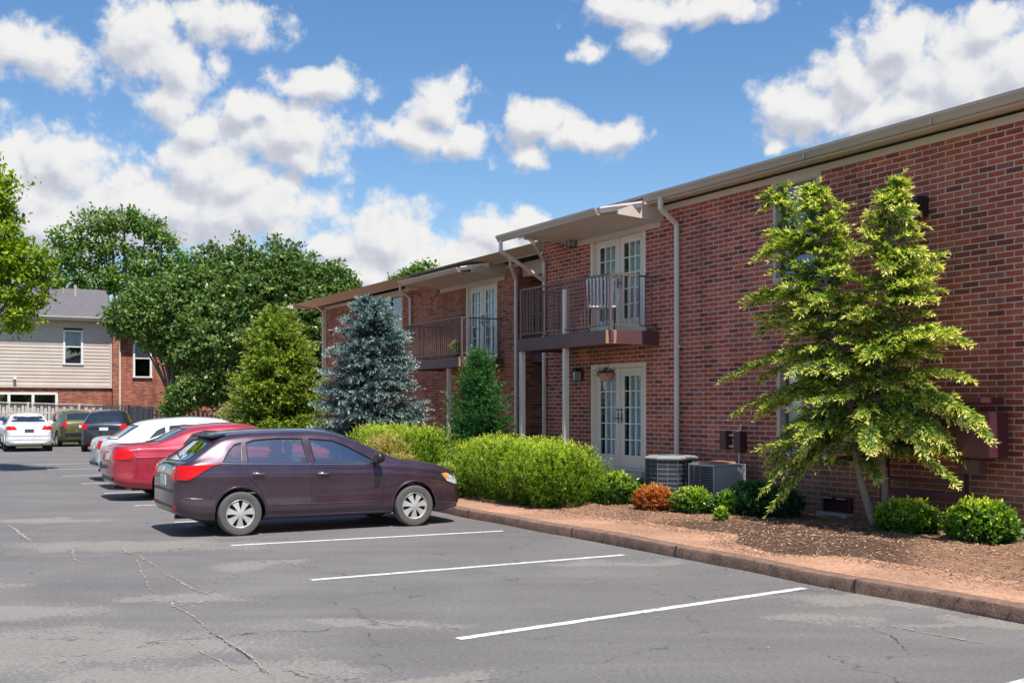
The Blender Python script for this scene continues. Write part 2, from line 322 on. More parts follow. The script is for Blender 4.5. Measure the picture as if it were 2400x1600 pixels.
# ---------------------------------------------------------------- ground
def asphalt_mat():
    m, nt, b, L = newmat('asphalt')
    tc = nn(nt, 'ShaderNodeTexCoord'); P = tc.outputs['Object']
    def noise(s, d=5., r=.55, dist=0., vec=None):
        n = nn(nt, 'ShaderNodeTexNoise', Scale=s, Detail=d, Roughness=r, Distortion=dist); L(vec or P, n.inputs['Vector']); return n.outputs['Fac']
    fine = noise(75., 6., .8); grain = noise(26., 10., .82); mid = noise(3.0, 6.); big = noise(.35, 4., .6, 1.2); 
    mp = nn(nt, 'ShaderNodeMapping'); mp.inputs['Rotation'].default_value = (0,0,math.radians(20)); mp.inputs['Scale'].default_value = (.22,1.3,1); L(P, mp.inputs[0])
    streak = noise(1.6, 6., .6, .6, mp.outputs[0])
    base = ramp(nt, [(.3,(.136,.127,.121)),(.5,(.156,.146,.139)),(.72,(.178,.166,.157))]); L(big, base.inputs[0])
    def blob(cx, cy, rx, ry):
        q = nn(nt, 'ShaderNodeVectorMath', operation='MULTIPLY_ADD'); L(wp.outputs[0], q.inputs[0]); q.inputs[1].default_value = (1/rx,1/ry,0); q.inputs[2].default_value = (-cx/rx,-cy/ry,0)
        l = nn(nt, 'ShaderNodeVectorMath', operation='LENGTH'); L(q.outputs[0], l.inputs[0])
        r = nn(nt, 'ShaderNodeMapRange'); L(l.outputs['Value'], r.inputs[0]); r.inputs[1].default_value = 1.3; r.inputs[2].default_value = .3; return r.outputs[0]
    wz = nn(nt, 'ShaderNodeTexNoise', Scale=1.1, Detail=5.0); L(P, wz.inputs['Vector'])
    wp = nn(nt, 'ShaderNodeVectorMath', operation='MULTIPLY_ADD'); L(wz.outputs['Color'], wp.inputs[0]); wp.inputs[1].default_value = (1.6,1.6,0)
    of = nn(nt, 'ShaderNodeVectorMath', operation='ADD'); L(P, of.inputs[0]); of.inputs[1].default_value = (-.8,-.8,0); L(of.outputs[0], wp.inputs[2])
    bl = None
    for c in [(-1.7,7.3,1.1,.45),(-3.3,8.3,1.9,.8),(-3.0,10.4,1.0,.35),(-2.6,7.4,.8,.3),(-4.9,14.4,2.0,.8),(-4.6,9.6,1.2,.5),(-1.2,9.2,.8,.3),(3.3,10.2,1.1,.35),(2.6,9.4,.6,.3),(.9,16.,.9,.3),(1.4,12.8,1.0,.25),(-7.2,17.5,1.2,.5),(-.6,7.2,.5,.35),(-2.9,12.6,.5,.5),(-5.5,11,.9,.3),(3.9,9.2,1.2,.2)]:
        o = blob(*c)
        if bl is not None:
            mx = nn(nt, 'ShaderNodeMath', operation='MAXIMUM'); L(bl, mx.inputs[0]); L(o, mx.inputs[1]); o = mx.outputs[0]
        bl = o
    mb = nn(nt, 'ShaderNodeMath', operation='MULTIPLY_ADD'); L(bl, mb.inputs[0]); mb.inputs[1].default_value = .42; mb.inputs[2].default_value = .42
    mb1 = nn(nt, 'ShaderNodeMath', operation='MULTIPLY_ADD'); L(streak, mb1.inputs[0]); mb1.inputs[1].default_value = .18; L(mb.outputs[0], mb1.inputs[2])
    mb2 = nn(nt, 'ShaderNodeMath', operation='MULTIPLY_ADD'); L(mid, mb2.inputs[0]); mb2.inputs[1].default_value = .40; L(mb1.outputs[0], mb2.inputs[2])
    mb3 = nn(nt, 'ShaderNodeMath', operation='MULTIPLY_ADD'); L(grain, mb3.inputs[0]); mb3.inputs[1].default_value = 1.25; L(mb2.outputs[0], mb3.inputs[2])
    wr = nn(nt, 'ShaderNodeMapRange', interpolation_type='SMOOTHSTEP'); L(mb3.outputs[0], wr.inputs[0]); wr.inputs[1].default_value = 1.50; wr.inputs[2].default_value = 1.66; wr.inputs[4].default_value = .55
    sr = ramp(nt, [(.35,g3(.93)),(.65,g3(1.07))]); L(streak, sr.inputs[0]); x0 = nn(nt, 'ShaderNodeMix', data_type='RGBA', blend_type='MULTIPLY'); x0.inputs[0].default_value = 1; L(base.outputs[0], x0.inputs[6]); L(sr.outputs[0], x0.inputs[7])
    x1 = nn(nt, 'ShaderNodeMix', data_type='RGBA'); L(wr.outputs[0], x1.inputs[0]); L(x0.outputs[2], x1.inputs[6]); x1.inputs[7].default_value = (.275,.25,.215,1)
    # fine network of hairline cracks
    cv = nn(nt, 'ShaderNodeTexVoronoi', feature='DISTANCE_TO_EDGE', Scale=.42); wc_ = nn(nt, 'ShaderNodeVectorMath', operation='MULTIPLY_ADD'); cn = nn(nt, 'ShaderNodeTexNoise', Scale=2.2, Detail=7.0, Roughness=.6); L(P, cn.inputs['Vector'])
    L(cn.outputs['Color'], wc_.inputs[0]); wc_.inputs[1].default_value = (.9,.9,0); L(P, wc_.inputs[2]); L(wc_.outputs[0], cv.inputs['Vector'])
    cm = nn(nt, 'ShaderNodeMapRange'); L(cv.outputs['Distance'], cm.inputs[0]); cm.inputs[1].default_value = .0015; cm.inputs[2].default_value = .0045; cm.inputs[3].default_value = 1; cm.inputs[4].default_value = 0
    ck = nn(nt, 'ShaderNodeMapRange'); L(mid, ck.inputs[0]); ck.inputs[1].default_value = .44; ck.inputs[2].default_value = .58; cmm = nn(nt, 'ShaderNodeMath', operation='MULTIPLY'); L(cm.outputs[0], cmm.inputs[0]); L(ck.outputs[0], cmm.inputs[1])
    cmk = nn(nt, 'ShaderNodeMath', operation='MULTIPLY'); L(cmm.outputs[0], cmk.inputs[0]); cmk.inputs[1].default_value = .85
    x1b = nn(nt, 'ShaderNodeMix', data_type='RGBA'); L(cmk.outputs[0], x1b.inputs[0]); L(x1.outputs[2], x1b.inputs[6]); x1b.inputs[7].default_value = (.05,.045,.04,1); x1 = x1b
    # dark oil and sealer marks
    dk = nn(nt, 'ShaderNodeMapRange', interpolation_type='SMOOTHSTEP'); L(noise(.9, 4., .6, .8), dk.inputs[0]); dk.inputs[1].default_value = .68; dk.inputs[2].default_value = .74
    dm = nn(nt, 'ShaderNodeMath', operation='MULTIPLY'); L(dk.outputs[0], dm.inputs[0]); dm.inputs[1].default_value = .45
    x2 = nn(nt, 'ShaderNodeMix', data_type='RGBA'); L(dm.outputs[0], x2.inputs[0]); L(x1.outputs[2], x2.inputs[6]); x2.inputs[7].default_value = (.055,.052,.055,1)
    fr = ramp(nt, [(.3,g3(.62)),(.7,g3(1.4))]); L(grain, fr.inputs[0])
    x3 = nn(nt, 'ShaderNodeMix', data_type='RGBA', blend_type='MULTIPLY'); x3.inputs[0].default_value = 1; L(x2.outputs[2], x3.inputs[6]); L(fr.outputs[0], x3.inputs[7])
    L(x3.outputs[2], b.inputs['Base Color']); b.inputs['Roughness'].default_value = .8; b.inputs['Specular IOR Level'].default_value = .3
    bp = nn(nt, 'ShaderNodeBump', Strength=.45, Distance=.006); L(fine, bp.inputs['Height']); L(bp.outputs[0], b.inputs['Normal'])
    return m
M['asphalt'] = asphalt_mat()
def struct(o): o['kind'] = 'structure'; return o
mb = MB(); mb.add([(-1500,-600,-.03),(1500,-600,-.03),(1500,2200,-.03),(-1500,2200,-.03)], [(0,1,2,3)])
struct(mb.build('ground', plain('grassy_ground', (.07,.085,.035), .95, var=.4, scale=.6, bump=.5), fix=False))
mb = MB()
pts = [L2W(25,-3.85), L2W(-45,-3.85), L2W(-45,-30), L2W(25,-34)]
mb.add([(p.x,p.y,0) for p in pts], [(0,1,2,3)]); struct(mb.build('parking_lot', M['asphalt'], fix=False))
# painted lines, worn
def linepaint():
    m, nt, b, L = newmat('line_paint'); tc = nn(nt, 'ShaderNodeTexCoord')
    n = nn(nt, 'ShaderNodeTexNoise', Scale=18.0, Detail=8.0, Roughness=.7); L(tc.outputs['Object'], n.inputs['Vector'])
    r = ramp(nt, [(.36,(.20,.19,.18)),(.42,(.48,.47,.45)),(.50,(.68,.68,.66)),(1,(.78,.78,.76))]); L(n.outputs['Fac'], r.inputs[0]); L(r.outputs[0], b.inputs['Base Color']); b.inputs['Roughness'].default_value = .6
    return m
M['line'] = linepaint()
lines = [((1073,1497),(1886,1378)), ((730,1359),(1464,1300)), ((541,1278),(1179,1244))]
ends = [(GP(*a), GP(*b)) for a, b in lines]
st = (ends[2][0]-ends[0][0])/2
for k in range(1, 8):
    a = ends[2][0]+st*k; d = (ends[2][1]-ends[2][0]).normalized(); ends.append((a, a+d*4.1))
a0 = ends[0][0]-st; ends.append((a0, a0+(ends[0][1]-ends[0][0])))
for i, (a, b) in enumerate(ends):
    d = (b-a).normalized(); r = Vector((-d.y, d.x, 0))*.05; n = 40; vs = []
    for k in range(n+1):
        p = a.lerp(b, k/n); e1, e2 = random.uniform(-.005,.005), random.uniform(-.005,.005)
        vs += [(p.x-r.x*(1+e1*20), p.y-r.y*(1+e1*20), .004), (p.x+r.x*(1+e2*20), p.y+r.y*(1+e2*20), .004)]
    q = MB(); q.add(vs, [(2*k, 2*k+1, 2*k+3, 2*k+2) for k in range(n)]); struct(q.build('parking_line', M['line'], fix=False))
# cracks
M['crackfill'] = plain('crack_dust', (.31,.272,.225), .9, var=.3, scale=12)
M['crackdark'] = plain('crack_dark', (.035,.03,.03), .95, var=.3, scale=12)
def crack(pix, w0, mat, z=.006, jit=.016, gap=0):
    pts = [GP(*p) for p in pix]; P = []
    for a, b in zip(pts, pts[1:]):
        n = max(2, int((b-a).length/.05))
        for k in range(n): P.append(a.lerp(b, k/n))
    vs = []; off = 0
    for i, p in enumerate(P):
        d = (P[min(i+1,len(P)-1)]-P[max(0,i-1)]).normalized(); r = Vector((-d.y, d.x, 0)); off = off*.85+random.uniform(-jit, jit)
        wd = w0*.72*random.uniform(.05, 1.7)*(.25+.75*math.sin(PI*(i+.5)/len(P))**.5)
        c = p+r*off; vs += [(c.x-r.x*wd, c.y-r.y*wd, z), (c.x+r.x*wd, c.y+r.y*wd, z)]
    q = MB(); q.add(vs, [(2*k,2*k+1,2*k+3,2*k+2) for k in range(len(P)-1) if random.random() > gap])
    struct(q.build('pavement_crack', mat, fix=False))
crack([(280,1280),(315,1300),(380,1333)], .016, M['crackfill'])
crack([(165,1285),(180,1310),(195,1322)], .018, M['crackfill'])
crack([(380,1340),(430,1372),(500,1393)], .014, M['crackfill'])
crack([(395,1408),(425,1430),(455,1450)], .018, M['crackfill'])
crack([(455,1450),(510,1490),(560,1520),(600,1555),(640,1590)], .012, M['crackfill'], gap=.1)
crack([(455,1452),(512,1492),(562,1523),(603,1558),(650,1598)], .004, M['crackdark'], z=.008, gap=.15)
crack([(430,1500),(470,1535),(520,1550),(570,1585)], .009, M['crackfill'], gap=.2)
crack([(22,1230),(40,1250),(75,1270)], .03, M['crackfill'])
crack([(545,1497),(640,1478),(735,1464)], .004, M['crackfill'], gap=.2)
crack([(1935,1433),(2030,1470),(2110,1500),(2150,1540)], .004, M['crackdark'], z=.008, gap=.15)
crack([(2060,1465),(2200,1488),(2340,1512)], .02, M['crackfill'], gap=.3)
crack([(80,1278),(170,1282),(290,1278)], .007, M['crackfill'], gap=.3)
crack([(300,1290),(330,1330),(345,1380),(400,1408)], .008, M['crackfill'], gap=.2)
crack([(560,1590),(600,1575),(700,1570),(790,1585)], .007, M['crackfill'], gap=.25)
crack([(100,1560),(200,1530),(330,1515),(430,1500)], .012, M['crackfill'], jit=.03, gap=.4)
crack([(60,1510),(180,1490),(300,1478)], .008, M['crackfill'], jit=.03, gap=.4)
crack([(1500,1440),(1600,1452),(1690,1449)], .006, M['crackfill'], gap=.3)
crack([(340,1400),(430,1420),(520,1405)], .02, M['crackfill'], jit=.06, gap=.5)
# kerb, walk, bed, all in the facade frame
def local(o):
    o.location = (ORG.x, ORG.y, 0); o.rotation_euler = (0,0,ANG); return o
M['curb'] = plain('kerb_concrete', (.20,.12,.085), .95, var=.45, scale=7, bump=.7, bscale=40)
def agg():
    m, nt, b, L = newmat('exposed_aggregate'); tc = nn(nt, 'ShaderNodeTexCoord')
    v = nn(nt, 'ShaderNodeTexVoronoi', Scale=48.0); L(tc.outputs['Object'], v.inputs['Vector'])
    n = nn(nt, 'ShaderNodeTexNoise', Scale=1.1, Detail=5.0); L(tc.outputs['Object'], n.inputs['Vector'])
    r = ramp(nt, [(0,(.26,.12,.075)),(.4,(.42,.22,.13)),(.75,(.55,.33,.21)),(1,(.33,.19,.13))]); L(v.outputs['Color'], r.inputs[0])
    r2 = ramp(nt, [(.3,g3(.72)),(.65,g3(1.1))]); L(n.outputs['Fac'], r2.inputs[0])
    x = nn(nt, 'ShaderNodeMix', data_type='RGBA', blend_type='MULTIPLY'); x.inputs[0].default_value = 1; L(r.outputs[0], x.inputs[6]); L(r2.outputs[0], x.inputs[7])
    L(x.outputs[2], b.inputs['Base Color']); b.inputs['Roughness'].default_value = .9
    bp = nn(nt, 'ShaderNodeBump', Strength=.8, Distance=.012); bp.invert = True; L(v.outputs['Distance'], bp.inputs['Height']); L(bp.outputs[0], b.inputs['Normal']); return m
M['agg'] = agg()
mb = MB(); N = 140
def kt(x): return -3.85-.05*math.sin(x*.9+1)-.03*math.sin(x*2.3)
xs = [-44+i*(64/N) for i in range(N+1)]
def kerb_strip(mb, prof, jit):
    R = []
    for x in xs:
        j = random.uniform(-jit, jit)
        R.append([(x, kt(x)+o+ (j if k else 0), z) for k, (o, z) in enumerate(prof)])
    n = len(prof); vs = [q for r in R for q in r]
    mb.add(vs, [(i*n+k, (i+1)*n+k, (i+1)*n+k+1, i*n+k+1) for i in range(len(xs)-1) for k in range(n-1)])
kerb_strip(mb, [(0,-.02),(0,.10),(.012,.125),(.03,.133),(.17,.133)], .006)
for x in [-20+2.6*i+random.uniform(-.3,.3) for i in range(13)]:
    mb.box(x-.006, x+.006, kt(x)-.004, kt(x)+.1, 0, .1345, 1)
struct(local(mb.build('curb', [M['curb'], M['crackdark']], fix=False, smooth=.7)))
mb = MB(); 
vs = []
for x in xs: vs += [(x, kt(x)+.165, .135), (x, -2.2, .14)]
mb.add(vs, [(2*i,2*i+2,2*i+3,2*i+1) for i in range(len(xs)-1)]); struct(local(mb.build('sidewalk', M['agg'], fix=False)))
# mulch
def mulch():
    m, nt, b, L = newmat('mulch'); tc = nn(nt, 'ShaderNodeTexCoord')
    n = nn(nt, 'ShaderNodeTexNoise', Scale=38.0, Detail=8.0, Roughness=.75, Distortion=1.5); L(tc.outputs['Object'], n.inputs['Vector'])
    n2 = nn(nt, 'ShaderNodeTexNoise', Scale=1.0, Detail=4.0); L(tc.outputs['Object'], n2.inputs['Vector'])
    r = ramp(nt, [(.3,(.09,.045,.028)),(.5,(.30,.16,.095)),(.7,(.50,.31,.19))]); L(n.outputs['Fac'], r.inputs[0])
    r2 = ramp(nt, [(.35,g3(.75)),(.65,g3(1.15))]); L(n2.outputs['Fac'], r2.inputs[0])
    x = nn(nt, 'ShaderNodeMix', data_type='RGBA', blend_type='MULTIPLY'); x.inputs[0].default_value = 1; L(r.outputs[0], x.inputs[6]); L(r2.outputs[0], x.inputs[7])
    
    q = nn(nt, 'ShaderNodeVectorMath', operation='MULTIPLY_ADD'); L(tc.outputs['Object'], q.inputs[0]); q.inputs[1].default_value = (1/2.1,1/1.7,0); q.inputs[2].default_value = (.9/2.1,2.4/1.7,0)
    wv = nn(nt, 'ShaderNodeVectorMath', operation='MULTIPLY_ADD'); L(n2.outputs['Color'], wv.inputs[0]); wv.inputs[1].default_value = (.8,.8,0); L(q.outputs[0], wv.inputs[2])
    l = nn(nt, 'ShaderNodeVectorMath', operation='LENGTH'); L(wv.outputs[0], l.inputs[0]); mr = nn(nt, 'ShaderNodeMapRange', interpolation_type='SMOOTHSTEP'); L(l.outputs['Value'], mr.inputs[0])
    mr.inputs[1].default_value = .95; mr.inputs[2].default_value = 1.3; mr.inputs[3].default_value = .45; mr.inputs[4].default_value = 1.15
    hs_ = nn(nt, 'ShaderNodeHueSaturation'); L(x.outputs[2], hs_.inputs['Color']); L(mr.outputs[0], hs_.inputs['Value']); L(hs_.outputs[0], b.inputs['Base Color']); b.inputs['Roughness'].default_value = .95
    bp = nn(nt, 'ShaderNodeBump', Strength=1.0, Distance=.03); L(n.outputs['Fac'], bp.inputs['Height']); L(bp.outputs[0], b.inputs['Normal']); return m
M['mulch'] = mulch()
from mathutils import noise as mn
def bed_edge(x): return -2.85-.12*math.sin(x*.8+.5)-.1*mn.noise(Vector((x*1.7,3,0)))+.05-.62*math.exp(-((x+1.15)/.85)**4)
def bed_z(x, y):
    e = bed_edge(x); u = min(1, max(0, (y-e)/.8))
    return .125+.10*u*u*(3-2*u)+.035*u*mn.noise(Vector((x*2.2,y*2.2,0)))+.015*u*mn.noise(Vector((x*9,y*9,1)))
mb = MB(); nx, ny = 460, 44; vs = []
for i in range(nx+1):
    x = -44+i*(58/nx) if i else -44
    for j in range(ny+1):
        e = bed_edge(x)-.06; y = e+(.4-e)*(j/ny); vs.append((x, y, bed_z(x, y)))
mb.add(vs, [(i*(ny+1)+j,(i+1)*(ny+1)+j,(i+1)*(ny+1)+j+1,i*(ny+1)+j+1) for i in range(nx) for j in range(ny)])
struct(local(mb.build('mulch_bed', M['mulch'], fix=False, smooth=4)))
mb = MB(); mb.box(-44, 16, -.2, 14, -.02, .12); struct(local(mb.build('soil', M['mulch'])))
# loose mulch chips, dark brown to straw-pale at random
n = 38000
cx = RNG.uniform(-13, 3.5, n); cy = np.array([RNG.normal(-.08,.12) if RNG.random() < .08 else RNG.uniform(0,1)*2.9-.1 for _ in range(n)])
P = np.zeros((n,3)); 
for i in range(n):
    e = bed_edge(cx[i]); y = e+cy[i]*1.0
    if y > .0: y = -RNG.uniform(0,.3)
    y = max(y, kt(cx[i])+.05); P[i] = (cx[i], y, max(bed_z(cx[i], y), .137)+RNG.uniform(.002,.014))
th = RNG.uniform(0, 2*PI, n); D = np.stack([np.cos(th), np.sin(th), RNG.normal(0,.22,n)],1); D /= np.linalg.norm(D,axis=1)[:,None]
U = np.stack([RNG.normal(0,.3,n), RNG.normal(0,.3,n), np.ones(n)],1)
def quads(P, D, Nr, Ln, Wd, tint, name, mat, parent=None, shape=.5):
    S_ = np.cross(D, Nr); S_ /= (np.linalg.norm(S_,axis=1)[:,None]+1e-9)
    a = P; b = P+D*(Ln*shape)[:,None]+S_*(Wd/2)[:,None]; c = P+D*Ln[:,None]; d = P+D*(Ln*shape)[:,None]-S_*(Wd/2)[:,None]
    V = np.stack([a,b,c,d],1).reshape(-1,3); Q = np.arange(len(V)).reshape(-1,4)
    return np_mesh(name, V, Q, mat, parent, tint)
M['chips'] = leaf_mat('mulch_chip', [(0,(.12,.06,.035)),(.5,(.36,.19,.11)),(1,(.68,.46,.28))], trans=0, rough=.9)
o = quads(P, D, U, RNG.uniform(.018,.075,n), RNG.uniform(.006,.018,n), RNG.random(n)**1.3, 'mulch_chips', M['chips']); local(o); o['kind'] = 'stuff'
# small grit and leaf litter on the lot
n = 900; P = np.zeros((n,3))
for i in range(n):
    if i < 600: x = RNG.uniform(-12,3); P[i] = (*L2W(x, kt(x)-abs(RNG.normal(0,.12))).xy, .008)
    else: P[i] = (RNG.uniform(-8,6), RNG.uniform(6,20), .008)
for i in range(n):
    if (Vector(P[i][:2])-ORG).dot(NV) < 3.9: P[i][2] = .14
th = RNG.uniform(0, 2*PI, n); D = np.stack([np.cos(th), np.sin(th), RNG.normal(0,.1,n)],1)
o = quads(P, D, np.tile([0.,0,1],(n,1)), RNG.uniform(.01,.035,n), RNG.uniform(.006,.02,n), RNG.uniform(.2,1,n), 'leaf_litter', M['chips']); o['kind'] = 'stuff'
# ---------------------------------------------------------------- brick apartment blocks (local frame: x along the facade to the right, y into the wall, z up)
def wall_open(mb, x0, x1, z0, z1, y, ops, rev=.10, depth=.28):
    xs = sorted({x0, x1, *[v for o in ops for v in (o[0], o[1])]}); zs = sorted({z0, z1, *[v for o in ops for v in (o[2], o[3])]})
    for i in range(len(xs)-1):
        for j in range(len(zs)-1):
            cx, cz = (xs[i]+xs[i+1])/2, (zs[j]+zs[j+1])/2
            if any(o[0] < cx < o[1] and o[2] < cz < o[3] for o in ops): continue
            mb.quad((xs[i],y,zs[j]),(xs[i+1],y,zs[j]),(xs[i+1],y,zs[j+1]),(xs[i],y,zs[j+1]))
    for a, b, c, d in ops:
        for q in (((a,y,c),(a,y+depth,c),(a,y+depth,d),(a,y,d)), ((b,y,c),(b,y,d),(b,y+depth,d),(b,y+depth,c)),
                  ((a,y,d),(a,y+depth,d),(b,y+depth,d),(b,y,d)), ((a,y,c),(b,y,c),(b,y+depth,c),(a,y+depth,c))): mb.quad(*q)
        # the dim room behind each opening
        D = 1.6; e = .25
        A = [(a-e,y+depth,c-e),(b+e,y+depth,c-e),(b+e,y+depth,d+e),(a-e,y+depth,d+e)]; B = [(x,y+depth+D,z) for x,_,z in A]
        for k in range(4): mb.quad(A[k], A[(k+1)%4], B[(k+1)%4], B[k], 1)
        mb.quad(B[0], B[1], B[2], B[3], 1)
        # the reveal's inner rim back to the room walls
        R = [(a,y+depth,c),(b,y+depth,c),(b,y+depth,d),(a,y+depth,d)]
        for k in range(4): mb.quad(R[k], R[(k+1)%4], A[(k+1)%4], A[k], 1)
def curtain(x0, x1, z0, z1, y, parent, folds=9, amp=.02, name='curtain', mat='curtain'):
    n = folds*8; vs = []
    for i in range(n+1):
        x = x0+(x1-x0)*i/n; yy = y+amp*math.sin(i/n*folds*2*PI)+amp*.4*math.sin(i*.9); vs += [(x, yy, z0), (x, yy+.01, z1)]
    m = MB(); m.add(vs, [(2*i,2*i+2,2*i+3,2*i+1) for i in range(n)]); return m.build(name, M[mat], parent, smooth=4, fix=False)
def french_door(bld, x0, x1, z0, z1, y, curtains=True, label=None):
    """double door with 3 x 5 lights in each leaf; frame sits in the opening x0..x1, z0..z1"""
    f = MB(); t = .085
    f.box(x0, x0+t, y+.005, y+.14, z0, z1); f.box(x1-t, x1, y+.005, y+.14, z0, z1); f.box(x0+t, x1-t, y+.005, y+.14, z1-t, z1); f.box(x0+t, x1-t, y+.003, y+.2, z0, z0+.05)
    f.box(x0+t, x0+t+.03, y+.05, y+.14, z0+.05, z1-t); f.box(x1-t-.03, x1-t, y+.05, y+.14, z0+.05, z1-t)
    door = f.build('french_door', M['doorpaint'], bld, bevel=.004)
    if label: door['label'] = label
    xm = (x0+x1)/2; x0 += t+.035; x1 -= t+.035
    for a, b, hs in ((x0, xm-.006, 1), (xm+.006, x1, -1)):
        lf = MB(); ya, yb = y+.07, y+.112; st, bot, top = .115, .27, .13
        lf.box(a, a+st, ya, yb, z0+.055, z1-.09); lf.box(b-st, b, ya, yb, z0+.055, z1-.09)
        lf.box(a+st, b-st, ya, yb, z0+.055, z0+bot); lf.box(a+st, b-st, ya, yb, z1-.09-top, z1-.09)
        lo = lf.build('door_leaf', M['doorpaint'], door, bevel=.004)
        g0, g1, h0, h1 = a+st, b-st, z0+bot, z1-.09-top
        mu = MB(); mu.box(g0, g0+.02, ya-.006, ya, h0, h1); mu.box(g1-.02, g1, ya-.006, ya, h0, h1); mu.box(g0+.02, g1-.02, ya-.006, ya, h0, h0+.02); mu.box(g0+.02, g1-.02, ya-.006, ya, h1-.02, h1)
        for k in (1, 2): x = g0+(g1-g0)*k/3; mu.box(x-.010, x+.010, ya-.002, yb-.004, h0+.02, h1-.02)
        for k in (1, 2, 3, 4):
            z = h0+(h1-h0)*k/5
            for i in range(3):
                u0 = g0+(g1-g0)*i/3+.012; u1 = g0+(g1-g0)*(i+1)/3-.012; mu.box(u0, u1, ya-.001, yb-.006, z-.010, z+.010)
        mu.build('glazing_bars', M['muntin'], door)
        g = MB(); g.quad((g0, ya+.022, h0), (g1, ya+.022, h0), (g1, ya+.022, h1), (g0, ya+.022, h1)); g.build('pane', M['winglass'], door, fix=False)
        if curtains: curtain(g0-.03, g1+.03, h0-.05, h1+.05, y+.20, door, folds=7)
        h = MB(); hx = (b-.05 if hs > 0 else a+.05); zc = z0+.98
        h.box(hx-.02, hx+.02, ya-.008, ya, zc-.09, zc+.11); h.tube([(hx, ya, zc), (hx, ya-.05, zc), (hx-hs*.1, ya-.055, zc)], .011); h.lathe([(0,-.03),(.022,-.03),(.022,0)], 12, axis='y', c=(hx, ya, zc+.16))
        h.build('door_handle', M['railmetal'], door, smooth=.7)
    return door
def window(bld, x0, x1, z0, z1, y, nx=1, sash=True, sill=False, blind=None, name='window', frame='trim', w=.07):
    f = MB(); f.box(x0, x0+w, y-.012, y+.12, z0, z1); f.box(x1-w, x1, y-.012, y+.12, z0, z1); f.box(x0+w, x1-w, y-.012, y+.12, z1-w, z1); f.box(x0+w, x1-w, y-.012, y+.12, z0, z0+w)
    for k in range(1, nx): x = x0+(x1-x0)*k/nx; f.box(x-.03, x+.03, y+.01, y+.1, z0+w-.001, z1-w+.001)
    o = f.build(name, M[frame], bld, bevel=.004)
    s = MB()
    if sash:
        zm = (z0+z1)/2
        for k in range(nx):
            a = x0+(x1-x0)*k/nx+(.03 if k else w); b = x0+(x1-x0)*(k+1)/nx-(.03 if k < nx-1 else w); s.box(a, b, y+.03, y+.08, zm-.025, zm+.025)
    if s.v: s.build('sash', M[frame], o)
    g = MB(); g.quad((x0+w, y+.09, z0+w), (x1-w, y+.09, z0+w), (x1-w, y+.09, z1-w), (x0+w, y+.09, z1-w)); g.build('pane', M['winglass'], o, fix=False)
    if blind: curtain(x0+w, x1-w, z0+(z1-z0)*blind, z1-w, y+.16, o, folds=6)
    if sill: q = MB(); q.box(x0-.06, x1+.06, y-.09, y+.02, z0-.07, z0-.002); q.build('sill', M['whitemetal'], o, bevel=.006)
    return o
def downspout(bld, pts, w=.075, d=.06):
    m = MB()
    for a, b in zip(pts, pts[1:]):
        a, b = Vector(a), Vector(b); e = (b-a).normalized()*.035; m.bar(a-e*.6, b+e*.6, w, d, up=(0,1,0) if abs((b-a).normalized().z) > .9 else (0,0,1))
    for z in (pts[-1][2]+.6, pts[-1][2]+2.6):
        if z < pts[-2][2]: x, y = pts[-1][0], pts[-1][1]; m.box(x-w/2-.03, x+w/2+.03, y-.005, y+d/2+.02, z-.02, z+.02)
    return m.build('downspout', M['pipe'], bld, bevel=.012)
def gutter_profile(mb, a, b, out, ht=.125, wd=.12, mi=0):
    """K-style gutter from a to b (top back edge), opening upwards, out = horizontal outward unit vector"""
    a, b, o = Vector(a), Vector(b), Vector(out)
    pr = [(0,0),(0,-ht),(wd*.55,-ht),(wd*.72,-ht*.62),(wd,-ht*.3),(wd,0),(wd-.018,0),(wd-.018,-.012)]
    pin = [(wd-.03,-.03),(wd*.5,-ht+.015),(.012,-ht+.015),(.012,0)]
    P = pr+pin; n = len(P); vs = [p+o*u+Vector((0,0,v)) for p in (a,b) for u,v in P]
    mb.add(vs, [(i,(i+1)%n,n+(i+1)%n,n+i) for i in range(n)]+[tuple(range(n)), tuple(range(2*n-1,n-1,-1))], mi)
ROOFP = .325
